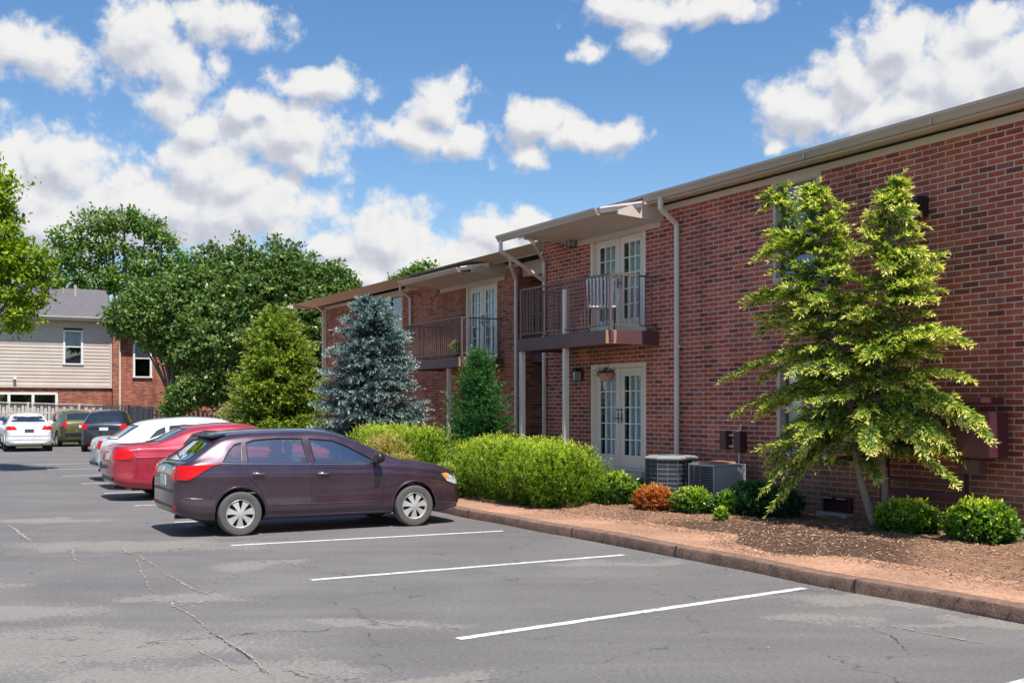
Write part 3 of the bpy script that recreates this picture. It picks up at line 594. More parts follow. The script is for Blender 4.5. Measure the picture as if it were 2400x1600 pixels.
def balcony(bld, xr, xl, t0, ty, zt, zb, post=[], wallpipe=None):
    """deck from xl to xr, from the wall at y=t0 out to y=ty (negative)"""
    d = MB(); d.box(xl+.04, xr-.04, ty+.04, t0, zb+.05, zt-.012); d.box(xl, xr-.14, ty, ty+.04, zb, zt); d.box(xr-.04, xr, ty+.14, t0, zb, zt); d.box(xl, xl+.04, ty+.04, t0, zb, zt)
    bal = d.build('balcony', M['deckpaint'], bld, bevel=.004)
    c = MB(); c.add([(xr-.14,ty+.003,zb+.012),(xr-.14,ty+.003,zt-.002),(xr+.003-.02,ty+.14,zb+.012),(xr-.0,ty+.14,zt-.002),(xr-.14,ty+.05,zb+.012),(xr-.14,ty+.05,zt-.002),(xr-.05,ty+.14,zb+.012),(xr-.05,ty+.14,zt-.002)],
        [(0,2,3,1),(4,5,7,6),(1,3,7,5),(0,4,6,2),(0,1,5,4),(2,6,7,3)]); c.build('corner_block', M['wood'], bal)
    r = MB(); H = zt+.98; p = .022
    y = ty+.05; xa, xb = xl+.05, xr-.07
    r.bar((xa, y, H), (xb, y, H), .045, .03); r.bar((xa, y, zt+.09), (xb, y, zt+.09), .028, .022)
    r.bar((xb, y, H-.002), (xb, t0, H-.002), .045, .03); r.bar((xb, y+.02, zt+.092), (xb, t0, zt+.092), .028, .022)
    r.bar((xa, y, H-.002), (xa, t0, H-.002), .045, .03); r.bar((xa, y+.02, zt+.092), (xa, t0, zt+.092), .028, .022)
    n = int((xb-xa)/.115)
    for i in range(n+1):
        x = xa+(xb-xa)*i/n; r.bar((x, y, zt+.09 if 0 < i < n else zt), (x, y, H-.01), .016 if 0 < i < n else .04, .016 if 0 < i < n else .04, up=(0,1,0))
    n = int((t0-y)/.115)
    for i in range(1, n):
        yy = y+(t0-y)*i/n
        for x in (xa, xb): r.bar((x, yy, zt+.1), (x, yy, H-.01), .016, .016, up=(0,1,0))
    r.build('railing', M['railmetal'], bal)
    for (x, y, z0, z1, w) in post: q = MB(); q.box(x-w/2, x+w/2, y-w/2, y+w/2, z0, z1); q.build('support_post', M['pipe'], bal, bevel=.01)
    return bal
def hood(bld, xr, xl, t0, t1, zt, ledge=1.0, te=.45, zm=5.52, open_left=.5):
    """roof carried out over a balcony: from eave line (t0,zm) down to (t1,zt), clipped near corner"""
    r = MB(); c = .4
    def P(x, y, z): return (x, y, z)
    # sloping top, two skins
    for dz, mi in ((0,0),):
        A = [(xr, -te, zm+.01), (xr-c, -t1, zt+.01), (xl, -t1, zt+.01), (xl, -te, zm+.01)]
        Bq = [(x,y,z-.05) for x,y,z in A]; r.add(A+Bq, [(0,1,2,3),(7,6,5,4),(0,4,5,1),(1,5,6,2),(2,6,7,3),(3,7,4,0)])
    hd = r.build('hood_roof', M['shingle'], bld)
    s = MB(); zs = zt-.13; xs = xl+open_left
    # boarded soffit and the cheek boards at both ends
    s.add([(xr-.02,t0,zs-.05),(xr-.02,-te,zs+.02),(xr-c,-t1,zs+.02),(xs,-t1,zs+.02),(xs,t0,zs-.05)], [(0,1,2,3,4)])
    s.add([(xr-.02,t0,zs-.08),(xr-.02,-.98,zs-.02),(xr-.02,-.98,zs+.05),(xr-.02,-te,zm-.1),(xr-.02,t0,zm-.1),(xr-.06,t0,zs-.08),(xr-.06,-.98,zs-.02),(xr-.06,-.98,zs+.05),(xr-.06,-te,zm-.1),(xr-.06,t0,zm-.1)],
          [(0,1,2,3,4),(9,8,7,6,5),(0,5,6,1),(1,6,7,2),(2,7,8,3)])
    s.box(xs, xs+.04, -t1+.02, t0, zs-.06, zs+.12); s.box(xs+.04, xr-.08, t0-.03, t0-.002, zs-.16, zs-.052)
    s.build('soffit', M['soffit'], hd, fix=False)
    g = MB(); gutter_profile(g, (xl-.02, -t1, zt+.0), (xr-c-.0, -t1, zt+.0), (0,-1,0)); g.build('gutter', M['gutter'], hd)
    g = MB(); dv = Vector((c, t1-te-.02, 0)).normalized(); out = Vector((dv.y, -dv.x, 0))
    gutter_profile(g, (xr-c+.01, -t1-.01, zt+.005), (xr-.02, -te-.03, zm-.12), out, ht=.10, wd=.11); g.build('gutter', M['gutter_sunlit'], hd)
    return hd
# ---- near block
near = empty('apartment_building', (ORG.x, ORG.y, 0), ANG, 'long two storey red brick apartment block filling the right side', 'building', 'brick apartment blocks')
XL, XR = -11.4, 13.0; ZW = 5.27
d_lo = (LX(1384), LX(1514), .60, 2.62); d_up = (LX(1383), LX(1513), 3.17, 5.12)
w_up = (LX(1812), LX(1921), 3.72, ZW-.004); w_lo = (LX(1822), LX(1938), 1.12, 2.45)
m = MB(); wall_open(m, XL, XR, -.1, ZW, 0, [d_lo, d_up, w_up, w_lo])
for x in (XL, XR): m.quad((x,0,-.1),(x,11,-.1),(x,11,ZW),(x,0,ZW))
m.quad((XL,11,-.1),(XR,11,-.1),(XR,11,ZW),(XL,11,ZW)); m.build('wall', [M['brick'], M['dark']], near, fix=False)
f = MB(); f.box(XL-.02, w_up[0]-.02, -.03, -.002, ZW, ZW+.10); f.box(w_up[0]-.02, w_up[1]+.05, -.035, -.002, ZW-.06, ZW+.10); f.box(w_up[1]+.05, XR, -.03, -.002, ZW, ZW+.10); f.build('frieze_board', M['trim'], near)
def roof(bld, x0, x1, y_eave, zm, depth, name='roof'):
    r = MB(); yr = 5.5; zr = zm+(yr-y_eave)*ROOFP
    e = [(x0, y_eave, zm+.02), (x1, y_eave, zm+.02), (x1, yr, zr), (x0, yr, zr), (x0, depth-y_eave, zm+.02), (x1, depth-y_eave, zm+.02)]
    b = [(x,y,z-.06) for x,y,z in e]
    r.add(e+b, [(0,1,2,3),(3,2,5,4),(6,9,8,7),(9,10,11,8),(0,6,7,1),(4,5,11,10),(0,3,9,6),(3,4,10,9),(1,7,8,2),(2,8,11,5)])
    o = r.build(name, M['shingle'], bld)
    g = MB(); g.add([(x0+.05,.5,zm-.06),(x1-.05,.5,zm-.06),(x1-.05,y_eave+.0,zm-.13),(x0+.05,y_eave,zm-.13)], [(0,1,2,3)]); g.box(x0, x1, y_eave-.001, y_eave+.02, zm-.15, zm-.04)
    for x in (x0+.1, x1-.1): g.add([(x,0,zm-.2),(x,11,zm-.2),(x,yr,zr-.1)], [(0,1,2)])
    g.build('soffit', M['soffit'], o, fix=False); return o
ro = roof(near, XL-.45, XR+.4, -.36, 5.52, 11)
xh = LX(1557); 
g = MB(); gutter_profile(g, (xh+.0, -.365, 5.52), (XR+.4, -.365, 5.52), (0,-1,0))
for x in (LX(1940), LX(2240), -15+14): g.box(x-.003, x+.003, -.487, -.363, 5.39, 5.522)
g.build('gutter', M['gutter'], ro)
xhl = LX(1172, 1.12)
hood(near, xh, xhl, 0, 1.10, 5.30, open_left=.9)
french_door(near, *d_lo, 0, True, 'glazed cream double doors with white curtains at ground level'); french_door(near, *d_up, 0, True, 'glazed cream double doors on the balcony')
q = MB(); q.box(d_lo[0]-.05, d_lo[1]+.1, -.35, -.002, .1, .46); q.box(d_lo[0]-.02, d_lo[1]+.05, -.12, .004, .46, .60); q.build('door_step', M['concrete'], near, bevel=.01)
window(near, *w_up, 0, sill=False, blind=None); window(near, *w_lo, 0, nx=2, sill=True, blind=.05)
xd0, xd1 = LX(1430, 1.06), LX(1214, 1.06)
bal1 = balcony(near, xd0, xd1, -.002, -1.06, 3.15, 2.90, post=[(LX(1326,.95), -.95, .1, 2.9, .10), (LX(1224,1.0), -1.0, .1, 2.9, .1), (LX(1326,.98), -.98, 3.16, 4.0, .10)])
downspout(near, [(LX(1548,.42), -.42, 5.41), (LX(1548,.42), -.42, 5.22), (LX(1586,.05), -.05, 4.98), (LX(1586,.05), -.05, .25)], w=.095)
xp = XL+.10
downspout(near, [(xhl+.12, -1.17, 5.18), (xhl+.12, -1.17, 4.98), (xp, -.05, 4.45), (xp, -.05, .25)], w=.085)
downspout(near, [(LX(1243,.9), -1.0, 5.2), (LX(1247,.9), -.85, 5.05), (xp, -.05, 4.86), (xp, -.05, 4.4)], w=.08)
def lamp(bld, x, z, y):
    m = MB(); m.box(x-.05, x+.05, y-.04, y, z-.08, z+.08); m.bar((x,y-.03,z+.06),(x,y-.12,z+.10),.02,.02)
    m.add([(x-.09,y-.21,z+.08),(x+.09,y-.21,z+.08),(x+.09,y-.03,z+.08),(x-.09,y-.03,z+.08),(x-.05,y-.17,z+.15),(x+.05,y-.17,z+.15),(x+.05,y-.07,z+.15),(x-.05,y-.07,z+.15)],[(0,1,5,4),(1,2,6,5),(2,3,7,6),(3,0,4,7),(4,5,6,7)])
    for sx in (-.075,.075):
        for sy in (-.2,-.045): m.bar((x+sx,y+sy,z+.08),(x+sx*.75,y+sy*.9-.012,z-.1),.012,.012)
    m.box(x-.065,x+.065,y-.19,y-.055,z-.115,z-.1); o = m.build('wall_lantern', M['black'], bld)
    g = MB(); g.box(x-.06,x+.06,y-.18,y-.06,z-.098,z+.078); g.build('lantern_glass', plain('lantern_glass_%d' % len(bpy.data.materials), (.35,.34,.3), .1, var=.1), o); return o
lamp(near, LX(1351), ZH(1351, 568), -.0); lamp(near, LX(1364), ZH(1364, 880), -.0)
# wedge shaped wall pack light
x0, x1 = LX(2112), LX(2178); zc = ZH(2150, 490); m = MB()
m.add([(x0,-.003,zc-.13),(x1,-.003,zc-.13),(x1,-.003,zc+.14),(x0,-.003,zc+.14),(x0,-.22,zc+.02),(x1,-.22,zc+.02),(x1,-.20,zc+.13),(x0,-.20,zc+.13),(x0,-.12,zc-.13),(x1,-.12,zc-.13)],
      [(0,1,2,3),(3,2,6,7),(7,6,5,4),(4,5,9,8),(8,9,1,0),(0,3,7,4,8),(1,9,5,6,2)])
wp = m.build('wall_light', M['black'], near, bevel=.012)
g = MB(); g.add([(x0+.05,-.125,zc-.118),(x1-.05,-.125,zc-.118),(x1-.05,-.222,zc+.018),(x0+.05,-.222,zc+.018),(x0+.06,-.165,zc-.15),(x1-.06,-.165,zc-.15),(x1-.06,-.245,zc-.02),(x0+.06,-.245,zc-.02)],[(4,5,6,7),(0,4,7,3),(1,2,6,5),(0,1,5,4),(3,7,6,2)])
g.build('lens', plain('ribbed_lens', (.5,.52,.52), .25, var=.2, scale=30), wp, bevel=.01)
# louvred crawl space vent
x0, x1, za, zb = LX(1936), LX(2000), ZH(1968,1212)+.08, ZH(1968,1166)+.02; m = MB()
m.box(x0, x0+.03, -.07, -.002, za, zb); m.box(x1-.03, x1, -.07, -.002, za, zb); m.box(x0+.03, x1-.03, -.07, -.002, zb-.03, zb); m.box(x0+.03,x1-.03,-.01,-.003,za,zb-.03)
for k in range(5):
    z = za+.02+(zb-za-.08)*k/4; m.add([(x0+.03,-.065,z),(x1-.03,-.065,z),(x1-.03,-.012,z+.045),(x0+.03,-.012,z+.045)],[(0,1,2,3)])
v = m.build('louvred_vent', M['maroon'], near); m = MB(); m.box(x0-.05, x1+.01, -.16, -.002, za-.07, za-.003); m.box(x0+.02, x0+.20, -.085, -.072, zb-.035, zb-.01); m.box(x0+.27,x1-.08,-.085,-.072,zb-.04,zb-.015); m.build('ledge', M['aclight'], v, bevel=.008)
# ---- far block, set back
T2 = 1.53
far = empty('apartment_building', (ORG.x, ORG.y, 0), ANG, 'farther brick apartment block set back behind the blue spruce', 'building', 'brick apartment blocks')
FL, FR_ = LX(762,-T2), LX(1216,-T2); ZF = 5.27
f_up = (LX(1092,-T2), LX(1165,-T2), 3.05, 5.08); f_win = (LX(846,-T2), LX(944,-T2), 3.9, ZF-.004); f_w2 = (LX(798,-T2), LX(830,-T2), 3.0, 4.1); f_lo = (LX(1092,-T2), LX(1165,-T2), .5, 2.5); f_w3 = (LX(850,-T2), LX(935,-T2), 1.1, 2.4)
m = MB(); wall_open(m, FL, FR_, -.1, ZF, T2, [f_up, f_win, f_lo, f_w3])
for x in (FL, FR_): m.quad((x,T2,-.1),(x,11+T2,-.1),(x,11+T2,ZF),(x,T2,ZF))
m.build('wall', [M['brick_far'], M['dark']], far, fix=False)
# dim passage between the blocks
m = MB(); m.quad((FR_,T2+3.2,-.1),(XL,T2+3.2,-.1),(XL,T2+3.2,ZF),(FR_,T2+3.2,ZF)); m.build('wall', [M['brick']], far, fix=False)
m = MB(); m.box(FR_+.003, XL-.003, T2+.3, T2+3.1, 2.9, 3.1); m.build('walkway', M['deckpaint'], far)
m = MB(); y = T2+.32
m.bar((FR_, y, 4.1), (XL, y, 4.1), .045, .03)
for i in range(30): x = FR_+(XL-FR_)*(i+.5)/30; m.bar((x,y,3.1),(x,y,4.09),.016,.016,up=(0,1,0))
m.build('railing', M['railmetal'], far)
ro2 = roof(far, FL-.6, XL+.0, T2-.36, 5.52, 11+T2*2)
g = MB(); gutter_profile(g, (FL-.62, T2-.365, 5.52), (XL-.46, T2-.365, 5.52), (0,-1,0)); g.build('gutter', M['gutter'], ro2)
f = MB(); f.box(FL-.02, FR_, T2-.03, T2-.002, ZF, ZF+.1); f.box(FR_+.002, XL-.002, T2+.1, T2+.3, ZF-.25, ZF+.1); f.build('frieze_board', M['trim'], far)
f = MB(); f.box(FL-.012, FL+.1, T2-.02, T2-.001, .1, ZF-.002); f.build('corner_board', M['trim'], far)
french_door(far, *f_up, T2, True, 'glazed double doors on the farther balcony'); french_door(far, *f_lo, T2, True)
window(far, *f_win, T2, nx=3, sash=False); window(far, *f_w3, T2, nx=2, blind=.1)
xh2 = LX(1188,-T2)
def hood_far():
    h = hood(far, xh2, xh2-4.3, T2, -.1, 5.10)
    return h
# same hood as the near one, shifted back by the set-back
def shifted_hood():
    before = set(C.objects); h = hood(far, xh2, xh2-4.1, 0, 1.10, 5.30, open_left=.2)
    h.location = (0, T2, 0); return h
shifted_hood()
bx = LX(1180,-T2)
b2 = balcony(far, bx, bx-3.5, -.002, -1.2, 3.05, 2.80, post=[(bx-.9, -1.1, .1, 2.8, .09)])
b2.location = (0, T2, 0)
xd = LX(1221,-T2+.05)
downspout(far, [(LX(1194,-T2+.45), T2-.42, 5.41), (LX(1194,-T2+.45), T2-.42, 5.25), (FR_-.06, T2-.05, 4.95), (FR_-.06, T2-.05, .25)], w=.1)
downspout(far, [(LX(936,-T2+.45), T2-.42, 5.41), (LX(936,-T2+.45), T2-.42, 5.25), (LX(965,-T2), T2-.05, 5.05), (LX(965,-T2), T2-.05, 4.2)], w=.1)
downspout(far, [(FL+.15, T2-.42, 5.41), (FL-.05, T2-.06, 5.2), (FL-.05, T2-.06, .25)], w=.1)
# ---------------------------------------------------------------- things by the wall
def ac_round():
    x, t = LX(1575,.78), .80
    p = L2W(x, -t, .2); t0 = empty('air_conditioner', (p.x,p.y,.2), ANG, 'larger dark octagonal air conditioner condenser with pale lid, below the downspout', 'air conditioner', 'condenser units')
    R, H, n = .42, .74, 8
    ring = lambda r, z, o=0: [(r*math.cos(2*PI*(k+.5)/n+o), r*math.sin(2*PI*(k+.5)/n+o), z) for k in range(n)]
    m = MB(); m.add(ring(R,0.06)+ring(R,H), [(k,(k+1)%n,(k+1)%n+n,k+n) for k in range(n)]); m.build('coil', M['acfin'], t0)
    m = MB(); m.add(ring(R+.02,.0)+ring(R+.02,.06), [(k,(k+1)%n,(k+1)%n+n,k+n) for k in range(n)]+[tuple(range(n,2*n))])
    for k in range(n):
        a = Vector(ring(R+.012,0)[k]); m.tube([a+Vector((0,0,.06)), a+Vector((0,0,H))], .008, 6)
    m.build('frame', M['acmetal'], t0)
    m = MB()
    for i in range(1, 9):
        z = .06+(H-.06)*i/9; q = ring(R+.016, z); m.tube(q+[q[0]], .0028, 5, cap=False)
    for k in range(n):
        a, b = Vector(ring(R+.014,0)[k]), Vector(ring(R+.014,0)[(k+1)%n])
        for u in (.5,): c = a.lerp(b,u); m.tube([c+Vector((0,0,.06)), c+Vector((0,0,H))], .0028, 5)
    m.build('grille', M['acwire'], t0)
    m = MB(); m.add(ring(R+.04,H)+ring(R+.045,H+.025)+ring(R-.02,H+.055)+ring(.24,H+.065)+ring(.24,H+.04), [(k+n*j,(k+1)%n+n*j,(k+1)%n+n*(j+1),k+n*(j+1)) for j in range(4) for k in range(n)]+[tuple(range(4*n,5*n))]); lid = m.build('lid', M['aclid'], t0, bevel=.004)
    m = MB()
    for r in (.06,.1,.14,.18,.22): m.tube([(r*math.cos(a), r*math.sin(a), H+.07) for a in [2*PI*k/20 for k in range(21)]], .003, 4, cap=False)
    m.build('fan_guard', M['acmetal'], lid)
    q = MB(); q.box(-.5,.5,-.5,.5,-.08,0); q.build('base_slab', M['concrete'], t0, bevel=.01)
ac_round()
def ac_box():
    x, t = LX(1680,.62), .62
    p = L2W(x, -t, .2); t0 = empty('air_conditioner', (p.x,p.y,.2), ANG, 'smaller box air conditioner condenser with pale side panel, right of the octagonal one', 'air conditioner', 'condenser units')
    W, D, H = .32, .32, .70
    m = MB(); m.box(-W+.03, W-.03, -D+.03, D-.03, .03, H-.03); m.build('coil', M['acfin'], t0)
    m = MB(); m.box(-W,W,-D,D,0,.03); m.box(-W,W,-D,D,H-.03,H)
    for a in (-1,1):
        for b in (-1,1): m.box(a*W-a*.03 if a>0 else -W, a*W if a>0 else -W+.03, b*D-.03 if b>0 else -D, b*D if b>0 else -D+.03, .031, H-.031)
    m.build('frame', M['aclight'], t0, bevel=.006)
    m = MB(); m.box(W-.026, W+.004, -D+.035, D-.035, .035, H-.035); m.build('side_panel', M['aclight'], t0)
    m = MB()
    for i in range(15):
        z = .06+(H-.12)*i/14; m.box(-W+.035, W-.035, -D-.004, -D+.012, z-.006, z+.006); m.box(-W-.004,-W+.012,-D+.035,D-.035,z-.006,z+.006)
    for u in (.25,.5): m.box(-W+2*W*u-.008,-W+2*W*u+.008,-D-.012,-D-.005,.03,H-.03)
    m.build('louvres', M['acmetal'], t0)
    m = MB(); m.box(-W+.03,W-.2,-D+.06,D-.04,H+.001,H+.03); m.build('lid', M['wood'], t0)
    q = MB(); q.box(-.45,.45,-.42,.42,-.08,0); q.build('base_slab', M['concrete'], t0, bevel=.01)
ac_box()
# pair of small maroon boxes with conduit above the condensers
m_ = empty('electrical_disconnect', tuple(L2W(LX(1722), 0, 0)), ANG, 'two small maroon switch boxes joined by conduit on the brick above the condensers', 'switch box')
xa = LX(1706)-LX(1722); xb = LX(1742)-LX(1722); zz = ZH(1722, 1031)
m = MB(); m.box(xa-.06, xa+.10, -.13, -.003, zz-.15, zz+.15); m.build('switch_box', M['maroon'], m_, bevel=.008); m = MB(); m.box(xb-.08, xb+.09, -.14, -.003, zz-.19, zz+.14); m.build('switch_box', M['maroon'], m_, bevel=.008)
m = MB(); m.tube([(xa+.1,-.05,zz+.08),(xb-.08,-.05,zz+.08)],.014); m.tube([(xa+.1,-.05,zz-.1),(xb-.08,-.05,zz-.1)],.014)
m.tube([(xb-.02,-.06,zz-.19),(xb-.02,-.08,zz-.45),(xb-.01,-.16,zz-.6),(xb-.03,-.22,.35)],.016); m.tube([(xb-.06,-.1,zz+.15),(xb+.03,-.1,zz+.16),(xb+.05,-.08,zz+.27)],.014); m.build('conduit', M['pipe'], m_, smooth=.7)
# maroon meter rack on two posts
mr_ = empty('meter_cabinet', tuple(L2W(LX(2180,.3), -.3, .2)), ANG, 'maroon electric meter rack on two posts against the brick at the far right', 'meter cabinet')
b0 = LX(2180,.3); lx = lambda px: LX(px,.3)-b0; zq = lambda px, py: ZH(px,py,.3)-.2
for px in (2073, 2257): m = MB(); x = lx(px); m.box(x-.05, x+.05, -.04, .05, -.15, zq(px,1010)); m.build('post', M['maroon'], mr_, bevel=.006)
m = MB(); m.box(lx(2073)+.052, lx(2257)-.052, -.01, .03, zq(2165,1163), zq(2165,1150)); m.box(lx(2073)+.052, lx(2257)-.052, -.01, .03, zq(2165,1130), zq(2165,1122)); m.build('cross_rail', M['maroon'], mr_)
m = MB(); m.box(lx(2110), lx(2258), -.10, .2, zq(2180,1062), zq(2180,952)); m.build('meter_box', M['maroon'], mr_, bevel=.01)
m = MB(); m.box(lx(2262), lx(2338), -.16, .2, zq(2300,1072), zq(2300,965)); m.build('meter_box', M['maroon'], mr_, bevel=.01)
m = MB(); m.box(lx(2100), lx(2325), -.2, .22, zq(2210,945), zq(2210,932)); m.build('rain_hood', M['maroon'], mr_, bevel=.006)
m = MB(); m.box(lx(2266), lx(2306), -.08, .06, zq(2285,1110), zq(2285,1076)); m.build('terminal_box', M['deckpaint'], mr_, bevel=.006)
for px in (2150, 2215): m = MB(); m.lathe([(0,-.2),(.07,-.19),(.085,-.16),(.085,-.1)], 18, axis='y', c=(lx(px),0,zq(px,1000))); m.build('meter', M['darkglass'], mr_, smooth=.7)
m = MB(); m.lathe([(0,-.26),(.075,-.25),(.09,-.22),(.09,-.16)], 18, axis='y', c=(lx(2285),0,zq(2285,985))); m.build('meter', plain('meter_face', (.5,.52,.52), .15, var=.3, scale=20), mr_, smooth=.7)
# pale splash block at the frame's edge
p = L2W(LX(2392,.5), -.55, .24); sb = MB(); sb.box(-.3,.3,-.16,.16,0,.09); sb.box(-.3,.3,-.16,-.12,.09,.13); sb.box(-.3,.3,.12,.16,.09,.13)
o = sb.build('splash_block', M['concrete'], None, bevel=.015); o.location = p; o.rotation_euler = (0,0,ANG+.3); tag(o, 'pale concrete splash block on the mulch at the right edge', 'splash block')
# folding chair on the balcony
def chair():
    p = L2W(LX(1412,.6), -.6, 3.15); t0 = empty('folding_chair', tuple(p), ANG+PI/2-.55, 'white folding chair standing on the near balcony', 'chair')
    t0.scale = (1.05,1.05,1.05)
    m = MB(); m.box(-.23,.23,-.24,.2,.43,.46)
    m.build('seat', M['whitemetal'], t0, bevel=.01)
    m = MB(); m.bar((-.24,.24,.46),(-.26,.38,.98),.03,.025); m.bar((.24,.24,.46),(.26,.38,.98),.03,.025); m.bar((-.27,.385,.985),(.27,.385,.985),.04,.03)
    for i in range(7): x = -.18+.06*i; m.bar((x,.25,.5),(x*1.08,.375,.96),.036,.012,up=(0,1,0))
    m.bar((-.24,.25,.52),(.24,.25,.52),.03,.02); m.build('backrest', M['whitemetal'], t0)
    for s in (-1,1):
        m = MB(); m.bar((s*.24,.3,.5),(s*.24,-.26,0),.022,.03); m.build('leg', M['black'], t0); m = MB(); m.bar((s*.215,-.2,.44),(s*.215,.3,0),.022,.03); m.build('leg', M['black'], t0)
    for s in (-1,1): m = MB(); m.bar((s*.26,-.2,.66),(s*.26,.3,.68),.04,.02); m.bar((s*.26,-.18,.655),(s*.24,-.16,.44),.02,.02); m.build('armrest', M['whitemetal'], t0)
chair()
# ---------------------------------------------------------------- cars
def mono(pts, x):
    if x <= pts[0][0]: return pts[0][1]
    if x >= pts[-1][0]: return pts[-1][1]
    n = len(pts); h = [pts[i+1][0]-pts[i][0] for i in range(n-1)]; d = [(pts[i+1][1]-pts[i][1])/h[i] for i in range(n-1)]
    mm = [d[0]]+[0 if d[i-1]*d[i] <= 0 else 3*(h[i-1]+h[i])/((2*h[i]+h[i-1])/d[i-1]+(h[i]+2*h[i-1])/d[i]) for i in range(1, n-1)]+[d[-1]]
    for i in range(n-1):
        if x <= pts[i+1][0]:
            t = (x-pts[i][0])/h[i]; a, b = pts[i][1], pts[i+1][1]
            return (2*t**3-3*t*t+1)*a+(t**3-2*t*t+t)*h[i]*mm[i]+(-2*t**3+3*t*t)*b+(t**3-t*t)*h[i]*mm[i+1]
def cr(P, k):
    out = []
    for i in range(len(P)-1):
        p0, p1, p2, p3 = P[max(i-1,0)], P[i], P[i+1], P[min(i+2,len(P)-1)]
        for j in range(k):
            t = j/k; out.append(tuple(.5*((2*b)+(-a+c)*t+(2*a-5*b+4*c-d)*t*t+(-a+3*b-3*c+d)*t**3) for a,b,c,d in zip(p0,p1,p2,p3)))
    return out+[P[-1]]
def section(S, x, ins=0, floor=None):
    W = S['W']*mono(S['plan'], x)-ins; zb = mono(S['bot'], x); zs = mono(S['belt'], x); zt = max(mono(S['top'], x)-ins, zs+.012)
    zs = min(zs, zt-.02)
    if floor is not None: zb = floor; zs = max(zs, zb+.1); zt = max(zt, zs+.02)
    k = min(1, max(0,(zt-zs)/.32)); Wr = W*(.90-(.90-S['roofw'])*k) ; g = zs-zb
    P = [(0,zb),(.7*W,zb),(.90*W,zb+.015),(.965*W,zb+.08),(.995*W,zb+.20*g),(.985*W,zb+.42*g),(.988*W,zb+.64*g),(W,zb+.80*g),(.975*W,zb+.90*g),(.955*W,zs),
         (.955*W+(Wr-.955*W)*.45,zs+(zt-zs)*.42),(.955*W+(Wr-.955*W)*.86,zs+(zt-zs)*.80),(Wr*.94,zt-.03*k-.004),(Wr*.78,zt-.005*k),(Wr*.45,zt+.018*k+.006),(0,zt+.028*k+.010)]
    return cr(P, 3)
def loft(S, xs, ins=0, floor=None, mi=0):
    m = MB(); R = []
    for x in xs:
        h = section(S, x, ins, floor); R.append([(x,-y,z) for y,z in h]+[(x,y,z) for y,z in h[-2:0:-1]])
    n = len(R[0]); vs = [p for r in R for p in r]
    fs = [(i*n+k,(i+1)*n+k,(i+1)*n+(k+1)%n,i*n+(k+1)%n) for i in range(len(R)-1) for k in range(n)]+[tuple(range(n)), tuple(range(len(vs)-1,len(vs)-n-1,-1))]
    m.add(vs, fs, mi); return m
def stations(L):
    a = [0,.012,.03,.055,.085,.12,.16,.2,.25,.3,.36,.43,.5]; b = [x for x in a]; xs = list(a); x = .58
    while x < L-.56: xs.append(x); x += .075
    return xs+[L-v for v in reversed(b)]
def grid_patch(poly, bvh, cast, mat, name, parent, off=.004, skirt=.02, step=.06, label=None):
    """polygon in a 2D plane laid on the body: cast(u,v)->(origin,dir)"""
    bm = bmesh.new(); vs = [bm.verts.new((u,v,0)) for u,v in poly]; bm.faces.new(vs)
    us = [p[0] for p in poly]; ws = [p[1] for p in poly]
    for ax, lo, hi in ((0,min(us),max(us)),(1,min(ws),max(ws))):
        n = max(1,int((hi-lo)/step))
        for k in range(1,n):
            co = [0,0,0]; co[ax] = lo+(hi-lo)*k/n; no = [0,0,0]; no[ax] = 1
            bmesh.ops.bisect_plane(bm, geom=bm.verts[:]+bm.edges[:]+bm.faces[:], plane_co=co, plane_no=no)
    bmesh.ops.triangulate(bm, faces=[f for f in bm.faces if len(f.verts) > 4])
    last = None
    for v in bm.verts:
        o, d = cast(v.co.x, v.co.y); h = bvh.ray_cast(Vector(o), Vector(d))
        if h[0] is None:
            nr = bvh.find_nearest(last or Vector(o)); v.co = nr[0]
        else: v.co = h[0]-Vector(d)*off; last = h[0]
    if skirt:
        be = [e for e in bm.edges if e.is_boundary]; r = bmesh.ops.extrude_edge_only(bm, edges=be); d = Vector(cast(poly[0][0],poly[0][1])[1])
        for v in [g for g in r['geom'] if isinstance(g, bmesh.types.BMVert)]: v.co += d*skirt
    me = bpy.data.meshes.new(name); bm.to_mesh(me); bm.free(); o = link(name, me, mat, parent, smooth=.8)
    if label: o['label'] = label
    return o
def side_cast(s): return lambda u, v: ((u, s*3, v), (0,-s,0))
def tail_cast(u, v): return ((-3, u, v), (1,0,0))
def nose_cast(u, v): return ((9, u, v), (-1,0,0))
def top_cast(u, v): return ((u, v, 4), (0,0,-1))
def strip(pts, bvh, cast, w, mat, name, parent, off=.004):
    """thin raised line following the body"""
    P = []
    for a, b in zip(pts, pts[1:]):
        n = max(2,int(math.dist(a,b)/.04))
        for k in range(n): P.append((a[0]+(b[0]-a[0])*k/n, a[1]+(b[1]-a[1])*k/n))
    P.append(pts[-1]); Q = []
    for p in P:
        o, d = cast(*p); h = bvh.ray_cast(Vector(o), Vector(d))
        if h[0] is not None: Q.append(h[0]-Vector(d)*off)
    if len(Q) > 1: m = MB(); m.tube(Q, w/2, 5); return m.build(name, mat, parent)
M['tyre'] = plain('tyre_rubber', (.035,.033,.032), .85, var=.2, scale=6, bump=.2)
M['tread'] = plain('tyre_shoulder', (.10,.092,.085), .9, var=.2, scale=8)
M['rim'] = plain('silver_hubcap', (.62,.6,.57), .35, metal=.45, var=.06)
M['rimdark'] = plain('wheel_recess', (.02,.02,.02), .7, var=.2)
M['red_lens'] = plain('red_lens', (.60,.006,.006), .3, var=.1, coat=.15, spec=.25)
M['clear_lens'] = plain('clear_lens', (.55,.6,.6), .1, var=.35, scale=25, coat=1, metal=.3)
M['amber_lens'] = plain('amber_lens', (.8,.27,.03), .15, var=.1, coat=1)
M['seat'] = plain('seat_cloth', (.16,.16,.165), .9, var=.2)
M['cabin'] = plain('cabin_trim', (.13,.13,.13), .8, var=.2)
